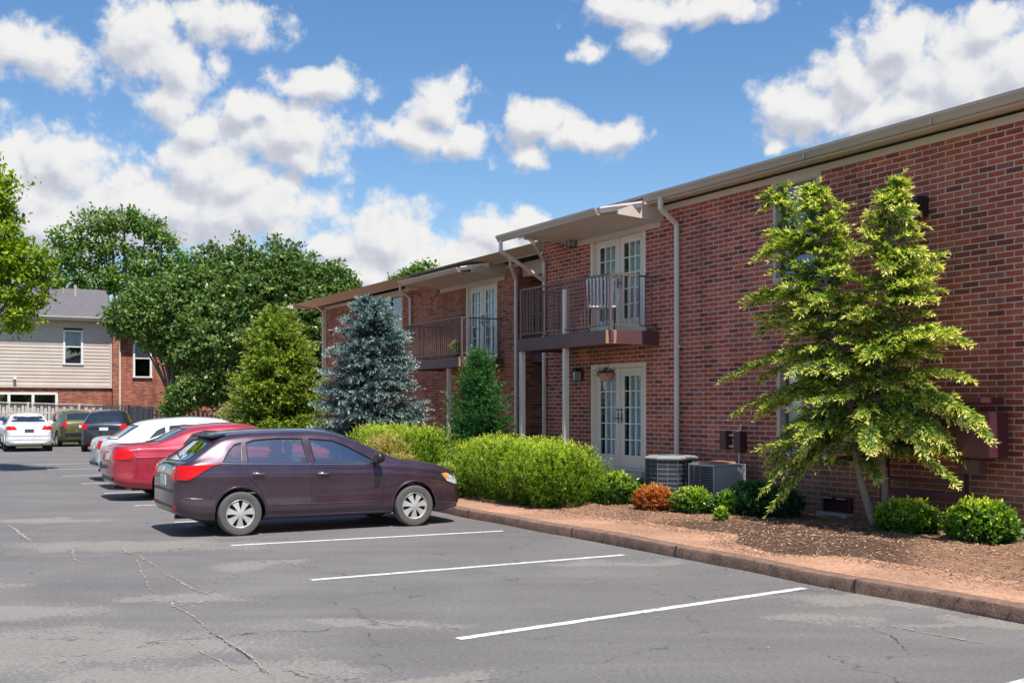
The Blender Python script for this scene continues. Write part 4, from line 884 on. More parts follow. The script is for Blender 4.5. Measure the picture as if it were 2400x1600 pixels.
M['chrome'] = plain('chrome', (.7,.7,.72), .12, metal=1, var=.05)
M['plate'] = plain('plate', (.6,.62,.6), .4, var=.15, scale=30)
M['carglass'] = glass_mat('car_glass', (.72,.80,.76), .30)
M['tintglass'] = plain('tinted_glass', (.02,.026,.028), .04, var=.3, spec=.9, coat=1)
def make_wheel(car, x, y, r, w, spokes=7, style=0):
    s = 1 if y > 0 else -1
    wh = empty('wheel', (x, y, r)); wh.parent = car
    m = MB(); m.lathe([(r*.66,-w/2),(r*.9,-w/2),(r*.985,-w/2+.02),(r,-w/2+.045),(r,w/2-.045),(r*.985,w/2-.02),(r*.93,w/2),(r*.8,w/2+.004),(r*.66,w/2-.004),(r*.62,w/2-.03),(r*.62,-w/2)], 40, axis='y')
    if s < 0: m.v = [(a,-b,c) for a,b,c in m.v]
    m.build('tyre', M['tread'] if style == 0 else M['tyre'], wh, smooth=.6)
    m = MB(); R = r*.665; yo = w/2-.012
    m.lathe([(R*.0,yo-.075),(R*.97,yo-.075),(R*.97,yo-.03)], 36, axis='y', mi=1)
    m.lathe([(R*.90,yo-.012),(R*.95,yo+.006),(R,yo),(R,yo-.05),(R*.90,yo-.05),(R*.90,yo-.012)], 40, axis='y')
    m.lathe([(0,yo+.012),(R*.16,yo+.010),(R*.2,yo-.004),(R*.2,yo-.05)], 24, axis='y')
    for k in range(spokes):
        a = 2*PI*k/spokes+.2
        for (aw, rw) in (((.085,.20),(.26,.105)),) if style == 0 else (((.08,.1),(.10,.07)),):
            ri, ro_ = R*.17, R*.92; c0, c1 = aw; vs = []
            for rr, wd, yy in ((ri, aw[1]*R, yo+.008), ((ri+ro_)/2, (aw[1]*.9+rw[0]*.5)*R, yo-.006), (ro_, rw[0]*R*1.3+.3*R*(.6 if style == 0 else .1), yo-.012)):
                for sg in (-1,1):
                    for dy in (0,-.03):
                        vs.append((rr*math.cos(a)-sg*wd*.5*math.sin(a)*1.0, yy+dy, rr*math.sin(a)+sg*wd*.5*math.cos(a)))
            fs = []
            for i in (0,4): fs += [(i,i+2,i+6,i+4),(i+1,i+5,i+7,i+3),(i,i+4,i+5,i+1),(i+2,i+3,i+7,i+6)]
            m.add(vs, fs)
    if s < 0: m.v = [(a_,-b_,c_) for a_,b_,c_ in m.v]
    m.build('rim', [M['rim'], M['rimdark']], wh, smooth=.5)
def make_car(S, loc, ang, label, group='parked cars', name='parked_car', cat='car'):
    car = empty(name, loc, ang, label, cat, group); L = S['L']; xs = stations(L); r = S['r']; ax = S['axles']
    solid = loft(S, xs).build('tmp_solid', [S['paint'], M['black'], M['cabin']], fix=True)
    bmh = bmesh.new(); bmh.from_mesh(solid.data); bvh = BVHTree.FromBMesh(bmh); bmh.free()
    cut = MB(); Ra = r+.045
    for x in ax:
        for s in (-1,1):
            n = 36; y0, y1 = s*.42, s*(S['W']+.3); vs = [(x+Ra*math.cos(2*PI*k/n), y0, r+.01+Ra*math.sin(2*PI*k/n)) for k in range(n)]+[(x+Ra*math.cos(2*PI*k/n), y1, r+.01+Ra*math.sin(2*PI*k/n)) for k in range(n)]
            cut.add(vs, [tuple(range(n)), tuple(range(2*n-1,n-1,-1))]+[(k,k+n,(k+1)%n+n,(k+1)%n) for k in range(n)])
    cut.m = [1]*len(cut.f)
    tmp = [solid]; c1 = cut.build('tmp_cut', [S['paint'], M['black'], M['cabin']]); tmp.append(c1); mods = [c1]
    if S.get('hollow'):
        a, b = S['cabin']; cx = [a+(b-a)*i/30 for i in range(31)]
        cav = loft(S, cx, ins=.055, floor=.36, mi=2).build('tmp_cavity', [S['paint'], M['black'], M['cabin']]); tmp.append(cav); mods.append(cav)
        wc = MB()
        for poly in S['side_windows']:
            for s in (-1,1): wc.prism(poly, s*.35, s*1.3, 1)
        x0, x1, poly = S['windshield']; wc.prism(poly, x0, x1, 1, 'yz'); x0, x1, poly = S['rear_glass']; wc.prism(poly, x0, x1, 1, 'yz')
        wo = wc.build('tmp_win', [S['paint'], M['black'], M['cabin']]); tmp.append(wo); mods.append(wo)
    for c in mods:
        q = solid.modifiers.new('b', 'BOOLEAN'); q.operation = 'DIFFERENCE'; q.solver = 'EXACT'; q.object = c
        if len(mods) > 1 and c is mods[-1]: q.use_self = True
        try: q.material_mode = 'INDEX'
        except Exception: pass
    dg = bpy.context.evaluated_depsgraph_get(); dg.update()
    me = bpy.data.meshes.new_from_object(solid.evaluated_get(dg)); me.name = 'body'
    for t in tmp: bpy.data.objects.remove(t, do_unlink=True)
    me.materials.clear(); body = link('body', me, [S['paint'], M['black'], M['cabin']], car, smooth=.55)
    gl = M['carglass'] if S.get('hollow') else M['tintglass']; off = -.012 if S.get('hollow') else .003; sk = 0 if S.get('hollow') else .02
    for poly in S['side_windows']:
        for s in (-1,1):
            if s > 0 and S.get('hollow') is None and not S.get('both'): continue
            grid_patch(poly, bvh, side_cast(s), gl, 'side_window', car, off, sk)
            # black rubber surround
            strip(list(poly)+[poly[0]], bvh, side_cast(s), .016, M['black'], 'window_seal', car, .0)
    x0, x1, poly = S['windshield']; grid_patch(poly, bvh, nose_cast, gl, 'windshield', car, off, sk)
    x0, x1, poly = S['rear_glass']; grid_patch(poly, bvh, tail_cast, gl, 'rear_window', car, off, sk)
    strip(list(poly)+[poly[0]], bvh, tail_cast, .02, M['black'], 'window_seal', car, .0)
    for poly, mt in S.get('tail', []):
        for s in (-1,1): grid_patch([(s*u,v) for u,v in poly], bvh, tail_cast, M[mt], 'tail_light', car, .008)
    for poly, mt in S.get('tail_side', []):
        for s in (-1,1): grid_patch(poly, bvh, side_cast(s), M[mt], 'tail_light', car, .016, .03, .03)
    for poly, mt in S.get('head', []):
        for s in (-1,1): grid_patch([(s*u,v) for u,v in poly], bvh, nose_cast, M[mt], 'headlight', car, .006)
    for poly, mt in S.get('head_side', []):
        for s in (-1,1): grid_patch(poly, bvh, side_cast(s), M[mt], 'headlight' if mt != 'amber_lens' else 'turn_signal', car, .012 if mt == 'amber_lens' else .006)
    for poly, mt, nm in S.get('tail_patch', []): grid_patch(poly, bvh, tail_cast, M[mt], nm, car, .010)
    for line in S.get('seams', []):
        for s in ((-1,1) if S.get('hollow') else (-1,)): strip(line, bvh, side_cast(s), .010, M['black'], 'door_seam', car, -.001)
    for line in S.get('creases', []): strip(line, bvh, side_cast(-1), .016, S['paint'], 'body_crease', car, .0)
    for x in ax:
        for s in (-1,1): make_wheel(car, x, s*(S['W']-.10), r, .2, S.get('spokes',7), S.get('rimstyle',0))
        # arch lip
        for s in (-1,1):
            Q = []
            for k in range(25):
                a = math.radians(-8+196*k/24); u, v = x+(Ra+.012)*math.cos(a), r+.01+(Ra+.012)*math.sin(a); h = bvh.ray_cast(Vector((u,s*3,v)), Vector((0,-s,0)))
                if h[0] is not None: Q.append(h[0])
            m = MB(); m.tube(Q, .016, 6); m.build('wheel_arch', S['paint'], car, smooth=1)
    for (x, z) in S.get('handles', []):
        for s in (-1,1):
            h = bvh.ray_cast(Vector((x,s*3,z)), Vector((0,-s,0)))[0]; m = MB(); m.tube([(x-.10,h.y-.01*s,z),(x-.085,h.y+s*.028,z+.004),(x+.07,h.y+s*.028,z+.006),(x+.09,h.y-.01*s,z+.004)], [.012,.015,.015,.012], 8)
            m.build('door_handle', M['chrome'] if S.get('chrome_handle') else S['paint'], car, smooth=1)
            m = MB(); m.lathe([(0,0),(.045,.0),(.05,-.004)], 16, axis='y', c=(0,0,0)); m.v = [(x+.0+a*1.5, h.y+s*.003+s*b, z+.0+c*.7) for a,b,c in m.v]; m.build('handle_recess', M['black'], car)
    mx, mz = S['mirror']
    for s in (-1,1):
        h = bvh.ray_cast(Vector((mx,s*3,mz-.05)), Vector((0,-s,0)))[0]; m = MB(); yb = h.y
        P = [(mx+.06,yb+s*.06,mz+.0),(mx+.0,yb+s*.08,mz+.02)]
        bm = bmesh.new(); bmesh.ops.create_icosphere(bm, subdivisions=3, radius=1); me2 = bpy.data.meshes.new('mirror')
        for v in bm.verts:
            c = v.co.copy(); c.x = max(c.x,-.35); v.co = Vector((mx+.02+c.x*.10, yb+s*(.14+c.y*s*.115), mz+.05+c.z*.085))
        bm.to_mesh(me2); bm.free(); mo = link('mirror', me2, M['black'] if S.get('blackmirror') else S['paint'], car, smooth=1)
        a = MB(); a.bar((mx+.03,yb-s*.01,mz-.01),(mx+.02,yb+s*.09,mz+.02),.06,.03); a.build('mirror_arm', M['black'], mo)
    if S.get('hollow'):
        for y in (-.36,.36):
            m = MB(); x = S['seatx']; m.box(x-.25,x+.27,y-.24,y+.24,.37,.56); m.bar((x-.22,y,.55),(x-.42,y,1.12),.46,.13,up=(1,0,0)); m.bar((x-.43,y,1.13),(x-.46,y,1.30),.24,.09,up=(1,0,0)); m.build('seat', M['seat'], car, bevel=.03)
        x = S['seatx']-.95; m = MB(); m.box(x-.25,x+.25,-.6,.6,.37,.56); m.bar((x-.2,0,.55),(x-.36,0,1.05),1.2,.12,up=(1,0,0))
        for y in (-.36,0,.36): m.bar((x-.37,y,1.05),(x-.4,y,1.2),.22,.08,up=(1,0,0))
        m.build('seat', M['seat'], car, bevel=.03)
        x = S['seatx']+.72; m = MB(); m.box(x,x+.42,-.66,.66,.5,.93); m.build('dashboard', M['cabin'], car, bevel=.05)
        m = MB(); m.tube([(x-.16+.05*math.sin(a),.36+.18*math.cos(a),.92+.17*math.sin(a)) for a in [2*PI*k/20 for k in range(21)]],.014,6,cap=False); m.bar((x-.15,.36,.92),(x+.05,.36,.85),.06,.04); m.build('steering_wheel', M['black'], car)
    for line in S.get('belt_trim', []):
        for s in (-1,1): strip(line, bvh, side_cast(s), .016, M['chrome'], 'window_trim', car, .004)
    # underbody and exhaust
    m = MB(); m.box(.35,L-.45,-S['W']+.22,S['W']-.22,.20,.30); m.tube([(.06,-.45,.27),(.5,-.45,.27)],.03,10); m.build('underbody', M['black'], car)
    return car, bvh
def mir(p): return [(-a,b) for a,b in reversed(p)]
def sym(half):   # half outline on +y side from bottom centre outward to top centre -> full polygon
    return half+[(-a,b) for a,b in reversed(half) if abs(a) > 1e-6]
HATCH = dict(L=4.42, W=.87, r=.308, axles=(.87,3.515), roofw=.70, paint=paint('plum_paint', (.064,.036,.055), metal=.5, rough=.26), hollow=True, spokes=7, blackmirror=True,
    plan=[(0,.70),(.03,.80),(.1,.88),(.25,.955),(.55,.99),(1.2,1),(3.2,1),(3.8,.975),(4.1,.93),(4.28,.84),(4.37,.70),(4.42,.5)],
    bot=[(0,.36),(.1,.29),(.4,.22),(.8,.2),(3.6,.2),(4.1,.2),(4.35,.24),(4.42,.3)],
    belt=[(0,.80),(.03,.9),(.12,.96),(.3,1.0),(.9,1.0),(1.6,.985),(2.4,.955),(3.0,.935),(3.4,.90),(3.9,.83),(4.2,.72),(4.42,.55)],
    top=[(0,.82),(.02,.93),(.06,1.0),(.14,1.035),(.26,1.10),(.42,1.225),(.58,1.345),(.70,1.395),(.9,1.425),(1.3,1.445),(1.9,1.45),(2.3,1.425),(2.6,1.345),(2.95,1.19),(3.25,1.05),(3.38,1.005),(3.6,.985),(3.95,.925),(4.2,.83),(4.34,.72),(4.42,.58)],
    cabin=(.46,3.18),
    side_windows=[[(.64,1.035),(.90,1.02),(.925,1.29),(.83,1.265),(.74,1.18)], [(.985,1.02),(1.86,.995),(1.82,1.335),(1.45,1.345),(1.12,1.325),(1.0,1.29)], [(1.965,.99),(2.93,.975),(2.80,1.06),(2.52,1.21),(2.28,1.305),(1.925,1.335)]],
    windshield=(2.3,3.4,[(-.66,1.03),(0,1.02),(.66,1.03),(.56,1.35),(0,1.385),(-.56,1.35)]),
    rear_glass=(-.2,.68,[(-.60,1.05),(0,1.04),(.60,1.05),(.52,1.30),(0,1.33),(-.52,1.30)]),
    tail=[([(.50,.80),(.66,.79),(.67,.99),(.52,.98)],'red_lens'), ([(.52,.90),(.60,.90),(.60,.965),(.52,.96)],'clear_lens'), ([(.55,.40),(.66,.40),(.64,.45),(.56,.44)],'red_lens')],
    tail_side=[([(.03,.80),(.16,.79),(.50,.99),(.62,1.01),(.30,.995),(.05,.985)],'red_lens')],
    head_side=[([(3.98,.775),(4.08,.66),(4.27,.60),(4.32,.65),(4.20,.735),(4.08,.79)],'clear_lens'), ([(3.99,.774),(4.06,.70),(4.13,.70),(4.09,.785)],'amber_lens')],
    head=[([(.48,.62),(.60,.60),(.70,.70),(.62,.76),(.5,.72)],'clear_lens')],
    tail_patch=[([(-.16,.70),(.16,.70),(.16,.84),(-.16,.84)],'plate','license_plate'), ([(-.06,.90),(.06,.90),(.08,.925),(.06,.95),(-.06,.95),(-.08,.925)],'chrome','emblem'),([(-.55,.62),(.55,.62),(.55,.655),(-.55,.655)],'black','bumper_groove'),([(-.45,.34),(.45,.34),(.5,.44),(-.5,.44)],'black','bumper_insert')],
    seams=[[(1.90,1.0),(1.905,.30)], [(.965,1.02),(.985,.82),(1.16,.62),(1.29,.33),(1.9,.31)], [(2.95,.96),(3.02,.72),(2.99,.36),(1.92,.31)], [(.56,.70),(.50,.6),(.45,.5)], [(3.22,.92),(3.6,.86),(3.95,.8)]],
    creases=[[(1.02,.86),(1.9,.845),(2.95,.83),(3.3,.84)], [(1.32,.42),(1.9,.41),(2.94,.40)], [(1.25,.27),(2.0,.255),(3.05,.25)], [(.12,.55),(.36,.53)]],
    handles=[(1.13,.86),(2.08,.835)], chrome_handle=True, mirror=(2.86,1.0), seatx=2.15, belt_trim=[[(.62,1.012),(.96,1.0)],[(.975,1.0),(1.9,.975)],[(1.93,.972),(2.9,.955)]])
r_w = 15.44; o0 = Vector((-3.78,15.44)) - Vector((-NV.x,-NV.y))*.87 + WV*.85
FA = math.atan2(-NV.y, -NV.x)     # cars nosed in to the kerb
hatch, hb = make_car(HATCH, (o0.x,o0.y,0), FA, 'dark plum purple hatchback parked nearest the camera')
m = MB(); m.prism([(.50,1.380),(.74,1.415),(.74,1.39),(.54,1.355)], -.55,.55); m.build('spoiler', M['black'], hatch, bevel=.005)
m = MB(); m.tube([(.22,.0,1.085),(.2,.0,1.12),(.27,.22,1.17)],.010); m.build('rear_wiper', M['black'], hatch)
SEDAN = dict(L=4.85, W=.89, r=.32, axles=(1.05,3.85), roofw=.68, paint=paint('red_paint', (.42,.022,.045), metal=.3, rough=.35), both=True, spokes=7, rimstyle=1,
    plan=[(0,.62),(.03,.74),(.1,.84),(.3,.94),(.8,.99),(1.4,1),(3.4,1),(4.1,.97),(4.5,.9),(4.72,.8),(4.85,.5)],
    bot=[(0,.38),(.1,.30),(.4,.24),(.8,.21),(4.0,.21),(4.6,.22),(4.85,.32)],
    belt=[(0,.72),(.05,.86),(.2,.96),(.6,1.0),(1.2,1.0),(2.0,.975),(3.2,.94),(3.7,.9),(4.4,.80),(4.7,.68),(4.85,.55)],
    top=[(0,.75),(.03,.92),(.08,1.02),(.2,1.06),(.55,1.08),(.8,1.11),(1.1,1.22),(1.45,1.36),(1.8,1.42),(2.3,1.45),(2.7,1.42),(3.0,1.33),(3.4,1.14),(3.65,1.03),(4.0,.99),(4.5,.87),(4.75,.74),(4.85,.6)],
    side_windows=[[(1.28,1.06),(2.15,1.02),(2.12,1.32),(1.75,1.33),(1.5,1.27)], [(2.22,1.02),(3.2,.99),(3.0,1.13),(2.75,1.26),(2.5,1.325),(2.19,1.325)]],
    windshield=(2.6,3.7,[(-.66,1.05),(0,1.04),(.66,1.05),(.56,1.34),(0,1.38),(-.56,1.34)]),
    rear_glass=(.5,1.7,[(-.60,1.13),(0,1.12),(.60,1.13),(.50,1.35),(0,1.38),(-.50,1.35)]),
    tail=[([(.45,.80),(.70,.78),(.72,.98),(.50,.99)],'red_lens')], tail_side=[([(.02,.80),(.30,.80),(.36,.90),(.26,.985),(.04,.98)],'red_lens')],
    head=[([(.45,.66),(.66,.66),(.68,.76),(.5,.78)],'clear_lens')], head_side=[([(4.45,.70),(4.7,.66),(4.66,.76),(4.5,.79)],'clear_lens')],
    tail_patch=[([(-.17,.78),(.17,.78),(.17,.90),(-.17,.90)],'plate','license_plate'),([(-.6,.38),(.6,.38),(.62,.46),(-.62,.46)],'black','bumper_insert')],
    seams=[[(2.17,1.02),(2.18,.32)],[(1.3,1.03),(1.32,.8),(1.5,.35),(2.18,.32)],[(3.3,.96),(3.3,.35),(2.2,.32)],[(.42,.95),(.42,.5),(.3,.4)]], creases=[[(.4,.84),(1.4,.85),(3.6,.83)]], handles=[(1.5,.90),(2.4,.88)], mirror=(3.05,1.02))
import copy
def variant(base, **kw): S = dict(base); S.update(kw); return S
def rear_at(px, Y, ang, dx=0): p = AT(px, Y); return (p.x, p.y, 0)
def stall(ax_r, Y_r, S, ang=FA):     # right rear wheel contact point -> origin
    f = Vector((math.cos(ang), math.sin(ang))); l = Vector((-f.y, f.x)); o = Vector((ax_r, Y_r))-f*S['axles'][0]+l*(S['W']-.02); return (o.x, o.y, 0)
RED = SEDAN
make_car(RED, stall(-6.55,21.35,RED), FA, 'bright red sedan parked behind the plum hatchback')
SUV = variant(SEDAN, L=4.7, W=.94, r=.35, axles=(.92,3.7), roofw=.70, paint=paint('white_paint', (.78,.78,.77), metal=0, rough=.35),
    belt=[(0,.85),(.05,.98),(.2,1.08),(.6,1.12),(1.2,1.1),(2.0,1.06),(3.0,1.02),(3.5,1.0),(4.2,.92),(4.5,.8),(4.7,.62)],
    top=[(0,.88),(.03,1.03),(.08,1.12),(.3,1.27),(.6,1.47),(.8,1.56),(1.3,1.63),(1.9,1.66),(2.4,1.63),(2.8,1.5),(3.15,1.28),(3.4,1.13),(3.6,1.09),(4.2,1.0),(4.55,.85),(4.7,.68)],
    side_windows=[[(.80,1.2),(1.15,1.16),(1.15,1.46),(.98,1.38)],[(1.22,1.16),(2.0,1.12),(1.98,1.50),(1.6,1.51),(1.25,1.48)],[(2.08,1.12),(3.0,1.08),(2.8,1.25),(2.5,1.42),(2.3,1.49),(2.06,1.50)]],
    windshield=(2.3,3.5,[(-.68,1.14),(0,1.13),(.68,1.14),(.58,1.52),(0,1.56),(-.58,1.52)]), rear_glass=(-.2,.9,[(-.62,1.18),(0,1.17),(.62,1.18),(.52,1.48),(0,1.51),(-.52,1.48)]),
    tail=[([(.56,.92),(.74,.90),(.76,1.10),(.60,1.10)],'clear_lens')], tail_side=[([(.03,.92),(.35,.92),(.42,1.02),(.3,1.13),(.1,1.12)],'clear_lens')],
    tail_patch=[([(-.17,.86),(.17,.86),(.17,.98),(-.17,.98)],'plate','license_plate'),([(-.75,.45),(.75,.45),(.75,.62),(-.75,.62)],'black','bumper_insert')],
    seams=[[(2.03,1.1),(2.04,.4)],[(1.2,1.12),(1.2,.9),(1.4,.42),(2.04,.4)],[(3.1,1.04),(3.1,.42),(2.1,.4)]], handles=[(1.4,1.0),(2.25,.98)], mirror=(2.95,1.12), creases=[[(.4,.95),(2.,.93),(3.6,.92)]],
    head=[([(.5,.78),(.72,.78),(.74,.9),(.55,.92)],'clear_lens')], head_side=[([(4.25,.84),(4.5,.76),(4.45,.86),(4.3,.93)],'clear_lens')])
make_car(SUV, stall(-7.75,24.15,SUV), FA, 'white crossover with raked tailgate glass parked beyond the red sedan')[0].scale = (1,1,.93)
WS = variant(SEDAN, paint=paint('silver_white_paint', (.60,.61,.62), metal=.3, rough=.35), tail_side=[([(.02,.80),(.16,.80),(.2,.90),(.16,.98),(.04,.97)],'red_lens')])
make_car(WS, stall(-8.95,27.0,WS), FA, 'silver sedan whose tail end shows between the red sedan and the white crossover')
WA = math.atan2(WV.y, WV.x)
def far_at(px, Y, S, ang=WA):         # centre of the rear bumper
    p = AT(px, Y); return (p.x, p.y, .0)
W2 = variant(SEDAN, L=4.45, W=.87, paint=paint('bright_white_paint', (.80,.80,.78), metal=0, rough=.35), axles=(1.0,3.6),
    plan=[(0,.70),(.03,.80),(.1,.88),(.3,.95),(.8,.99),(1.4,1),(3.2,1),(3.8,.97),(4.2,.9),(4.35,.8),(4.45,.5)],
    bot=[(0,.33),(.1,.27),(.4,.22),(.8,.21),(3.8,.21),(4.3,.22),(4.45,.32)], belt=[(0,.78),(.05,.9),(.2,.97),(.6,1.0),(1.2,.98),(2.0,.96),(3.0,.93),(3.5,.88),(4.0,.80),(4.3,.68),(4.45,.55)],
    top=[(0,.80),(.03,.94),(.08,1.02),(.2,1.05),(.5,1.07),(.75,1.12),(1.0,1.24),(1.3,1.37),(1.7,1.43),(2.2,1.44),(2.6,1.40),(2.9,1.28),(3.2,1.1),(3.4,1.0),(3.8,.95),(4.2,.84),(4.38,.72),(4.45,.6)],
    tail=[([(.42,.84),(.76,.82),(.70,1.0),(.62,1.02),(.52,1.0)],'red_lens')], tail_side=[([(.02,.84),(.22,.84),(.16,.97),(.04,.99)],'red_lens')],
    tail_patch=[([(-.16,.74),(.16,.74),(.16,.86),(-.16,.86)],'darkglass','license_plate'),([(-.82,.60),(.82,.60),(.82,.612),(-.82,.612)],'aclight','bumper_groove'),([(-.82,.46),(.82,.46),(.82,.47),(-.82,.47)],'aclight','bumper_groove')])
make_car(W2, far_at(69,44.6,W2), WA-.05, 'bright white sedan seen from behind, parked before the wooden fence'); bpy.data.objects['parked_car.004'].scale = (1.06,1.06,1.06)
DS = variant(SUV, paint=paint('midnight_paint', (.018,.02,.035), metal=.3, rough=.3), W=.95, tail=[([(.62,.92),(.78,.9),(.76,1.12),(.66,1.14)],'red_lens')], tail_side=[([(.03,.92),(.25,.92),(.28,1.02),(.2,1.13),(.1,1.12)],'red_lens')])
make_car(DS, far_at(243,44.5,DS), WA-.28, 'dark blue black SUV seen from behind at the fence')
OS = variant(SUV, paint=paint('olive_paint', (.13,.12,.04), metal=.4, rough=.35), W=.92, tail=[([(.66,.92),(.78,.9),(.76,1.12),(.68,1.14)],'red_lens')], tail_side=[([(.03,.92),(.2,.92),(.2,1.12),(.1,1.12)],'red_lens')])
make_car(OS, far_at(194,50.5,OS), WA+.10, 'olive gold SUV half hidden by the dark SUV')
GS = variant(SEDAN, paint=paint('grey_paint', (.34,.35,.38), metal=.5, rough=.35))
make_car(GS, far_at(-18,47.5,GS), WA-.1, 'grey car cut off by the left edge of the picture')
# ---------------------------------------------------------------- plants
def unit(a): return a/(np.linalg.norm(a,axis=-1,keepdims=True)+1e-9)
G_pear = leaf_mat('pear_leaf', [(0, (0.0363, 0.0825, 0.0231)), (0.35, (0.0908, 0.1732, 0.0396)), (0.75, (0.1906, 0.2887, 0.066)), (1, (0.4356, 0.4785, 0.165))], .3, .4)
G_loc = leaf_mat('locust_leaf', [(0, (0.0393, 0.095, 0.0228)), (0.5, (0.1202, 0.228, 0.0342)), (1, (0.3059, 0.399, 0.0665))], .35)
G_maple = leaf_mat('bright_maple_leaf', [(0, (0.0495, 0.12, 0.012)), (0.5, (0.2145, 0.33, 0.018)), (1, (0.528, 0.57, 0.045))], .45)
G_cyp = leaf_mat('yellow_green_needle', [(0, (0.0504, 0.102, 0.018)), (0.4, (0.1638, 0.252, 0.036)), (0.8, (0.378, 0.432, 0.084)), (1, (0.5796, 0.576, 0.168))], .38)
G_blue = leaf_mat('blue_spruce_needle', [(0, (0.033, 0.0715, 0.066)), (0.35, (0.132, 0.209, 0.198)), (0.75, (0.374, 0.484, 0.451)), (1, (0.638, 0.726, 0.638))], .15)
G_arb = leaf_mat('arborvitae_spray', [(0, (0.0243, 0.081, 0.027)), (0.6, (0.0743, 0.2025, 0.0607)), (1, (0.189, 0.3645, 0.081))], .25)
G_yew = leaf_mat('yew_needle', [(0, (0.0314, 0.084, 0.0112)), (0.35, (0.1411, 0.252, 0.0168)), (0.75, (0.4077, 0.532, 0.042)), (1, (0.7056, 0.756, 0.098))], .35)
G_gold = leaf_mat('golden_cypress', [(0,(.10,.10,.02)),(.4,(.36,.30,.06)),(1,(.62,.52,.18))], .3)
G_hem = leaf_mat('hemlock_needle', [(0, (0.039, 0.093, 0.022)), (0.35, (0.13, 0.236, 0.037)), (0.68, (0.468, 0.535, 0.091)), (1, (0.913, 0.87, 0.293))], .4)
G_broad = leaf_mat('glossy_shrub_leaf', [(0, (0.0252, 0.07, 0.0168)), (0.5, (0.1008, 0.224, 0.028)), (0.85, (0.3696, 0.504, 0.042)), (1, (0.7056, 0.7, 0.07))], .3, .35)
G_dark = leaf_mat('dark_shrub_leaf', [(0, (0.0112, 0.042, 0.0168)), (0.6, (0.028, 0.105, 0.028)), (1, (0.084, 0.21, 0.042))], .2, .35)
G_orange = leaf_mat('orange_barberry_leaf', [(0,(.16,.05,.015)),(.5,(.50,.16,.035)),(1,(.72,.36,.10))], .35)
G_red = leaf_mat('red_maple_leaf', [(0,(.05,.01,.008)),(1,(.16,.03,.02))], .2)
def broad_crown(lobes, n_clump, per, leaf, name, mat, parent, squash=.8, cr_=.35, inner=.55, updir=.5, seed=1, aspect=.6):
    R = np.random.default_rng(seed); vol = np.array([l[3]**2 for l in lobes]); vol = vol/vol.sum(); Cc = []; out = []
    idx = R.choice(len(lobes), n_clump, p=vol); Lb = np.array(lobes)
    d = unit(R.normal(size=(n_clump,3))); rr = R.uniform(inner,1.03,n_clump)**.7
    c = Lb[idx][:,:3]+d*rr[:,None]*Lb[idx][:,3:4]*np.array([1,1,squash]) 
    # lumpy outline
    c += unit(R.normal(size=(n_clump,3)))*Lb[idx][:,3:4]*.06
    size = cr_*R.uniform(.5,1.3,n_clump)
    N = n_clump*per; ci = np.repeat(np.arange(n_clump), per); q = R.normal(size=(N,3))*.5; P = c[ci]+q*size[ci][:,None]*np.array([1,1,.55])
    od = d[ci]; D = unit(od*.6+R.normal(size=(N,3))*.8+np.array([0,0,-.25])); Nr = unit(od*.5+R.normal(size=(N,3))*.55+np.array([0,0,updir]))
    Ln = leaf*R.uniform(.4,1.55,N); ct = R.normal(0,.14,n_clump); tint = np.clip(.45+ct[ci]+R.normal(0,.2,N),0,1)
    return quads(P, D, Nr, Ln, Ln*aspect, tint, name, mat, parent)
def trunk(parent, pts, rads, mat='bark', limbs=[], name='trunk'):
    m = MB(); P = cr([tuple(p) for p in pts], 4); Rr = [r[0] for r in cr([(r,) for r in rads], 4)]; m.tube(P, Rr, 10)
    for lp, r0 in limbs:
        Q = cr([tuple(p) for p in lp], 3); m.tube(Q, [max(.004, r0*(1-.85*i/(len(Q)-1))) for i in range(len(Q))], 7)
    return m.build(name, M[mat], parent, smooth=4)
def broad_tree(name, label, px, Y, lobes_px, mat, n, per, leaf, group=None, seed=1, tr=.16, base=0, cat='tree', **kw):
    """lobes_px: (px, py, radius m, depth offset)"""
    b = AT(px, Y, base); t0 = empty(name, tuple(b), 0, label, cat, group); L_ = []
    for (x, y, r, dy) in lobes_px: q = AT(x, Y+dy, ZY(y, Y+dy)); L_.append((q.x-b.x, q.y-b.y, q.z-base, r))
    broad_crown(L_, n, per, leaf, 'crown', mat, t0, seed=seed, **kw)
    top = max(L_, key=lambda l: l[2]+l[3]); H = top[2]+top[3]*.4; rnd = random.Random(seed)
    limbs = [(((0,0,H*.22+.1*i%1),(l[0]*.4,l[1]*.4,(H*.22+l[2])*.5+.2),(l[0],l[1],l[2]+l[3]*.4)), tr*.5) for i,l in enumerate(L_)]
    trunk(t0, [(0,0,-.15),(.03,0,H*.3),(top[0]*.5,top[1]*.5,H*.65),(top[0],top[1],H)], [tr*1.3,tr,tr*.55,.03], limbs=limbs)
    return t0
TG = 'dense green trees beyond the fence'
def spire(px, yt, yb, rb, dy=0, n=5):
    return [(px+random.uniform(-4,4), yt+(yb-yt)*((k+.6)/n)**1.0, max(.16,rb*((k+.35)/n)**.75), dy) for k in range(n)]
broad_tree('pear_tree', 'dense green tree spreading over the brick wall of the left house', 400, 56, [(300,745,1.0,-.5),(335,750,1.1,-.5),(275,742,.5,-.5),(375,765,1.2,-.5),(450,790,1.8,0),(500,780,1.9,-.5),(500,880,1.6,0),(345,700,1.0,.3),(400,720,1.7,0),(470,690,1.7,.5)]+spire(455,585,700,1.3,.5)+spire(425,640,720,1.1)+spire(385,650,730,1.2), G_pear, 1700, 26, .19, TG, 3, squash=.95, cr_=.45, inner=.7)
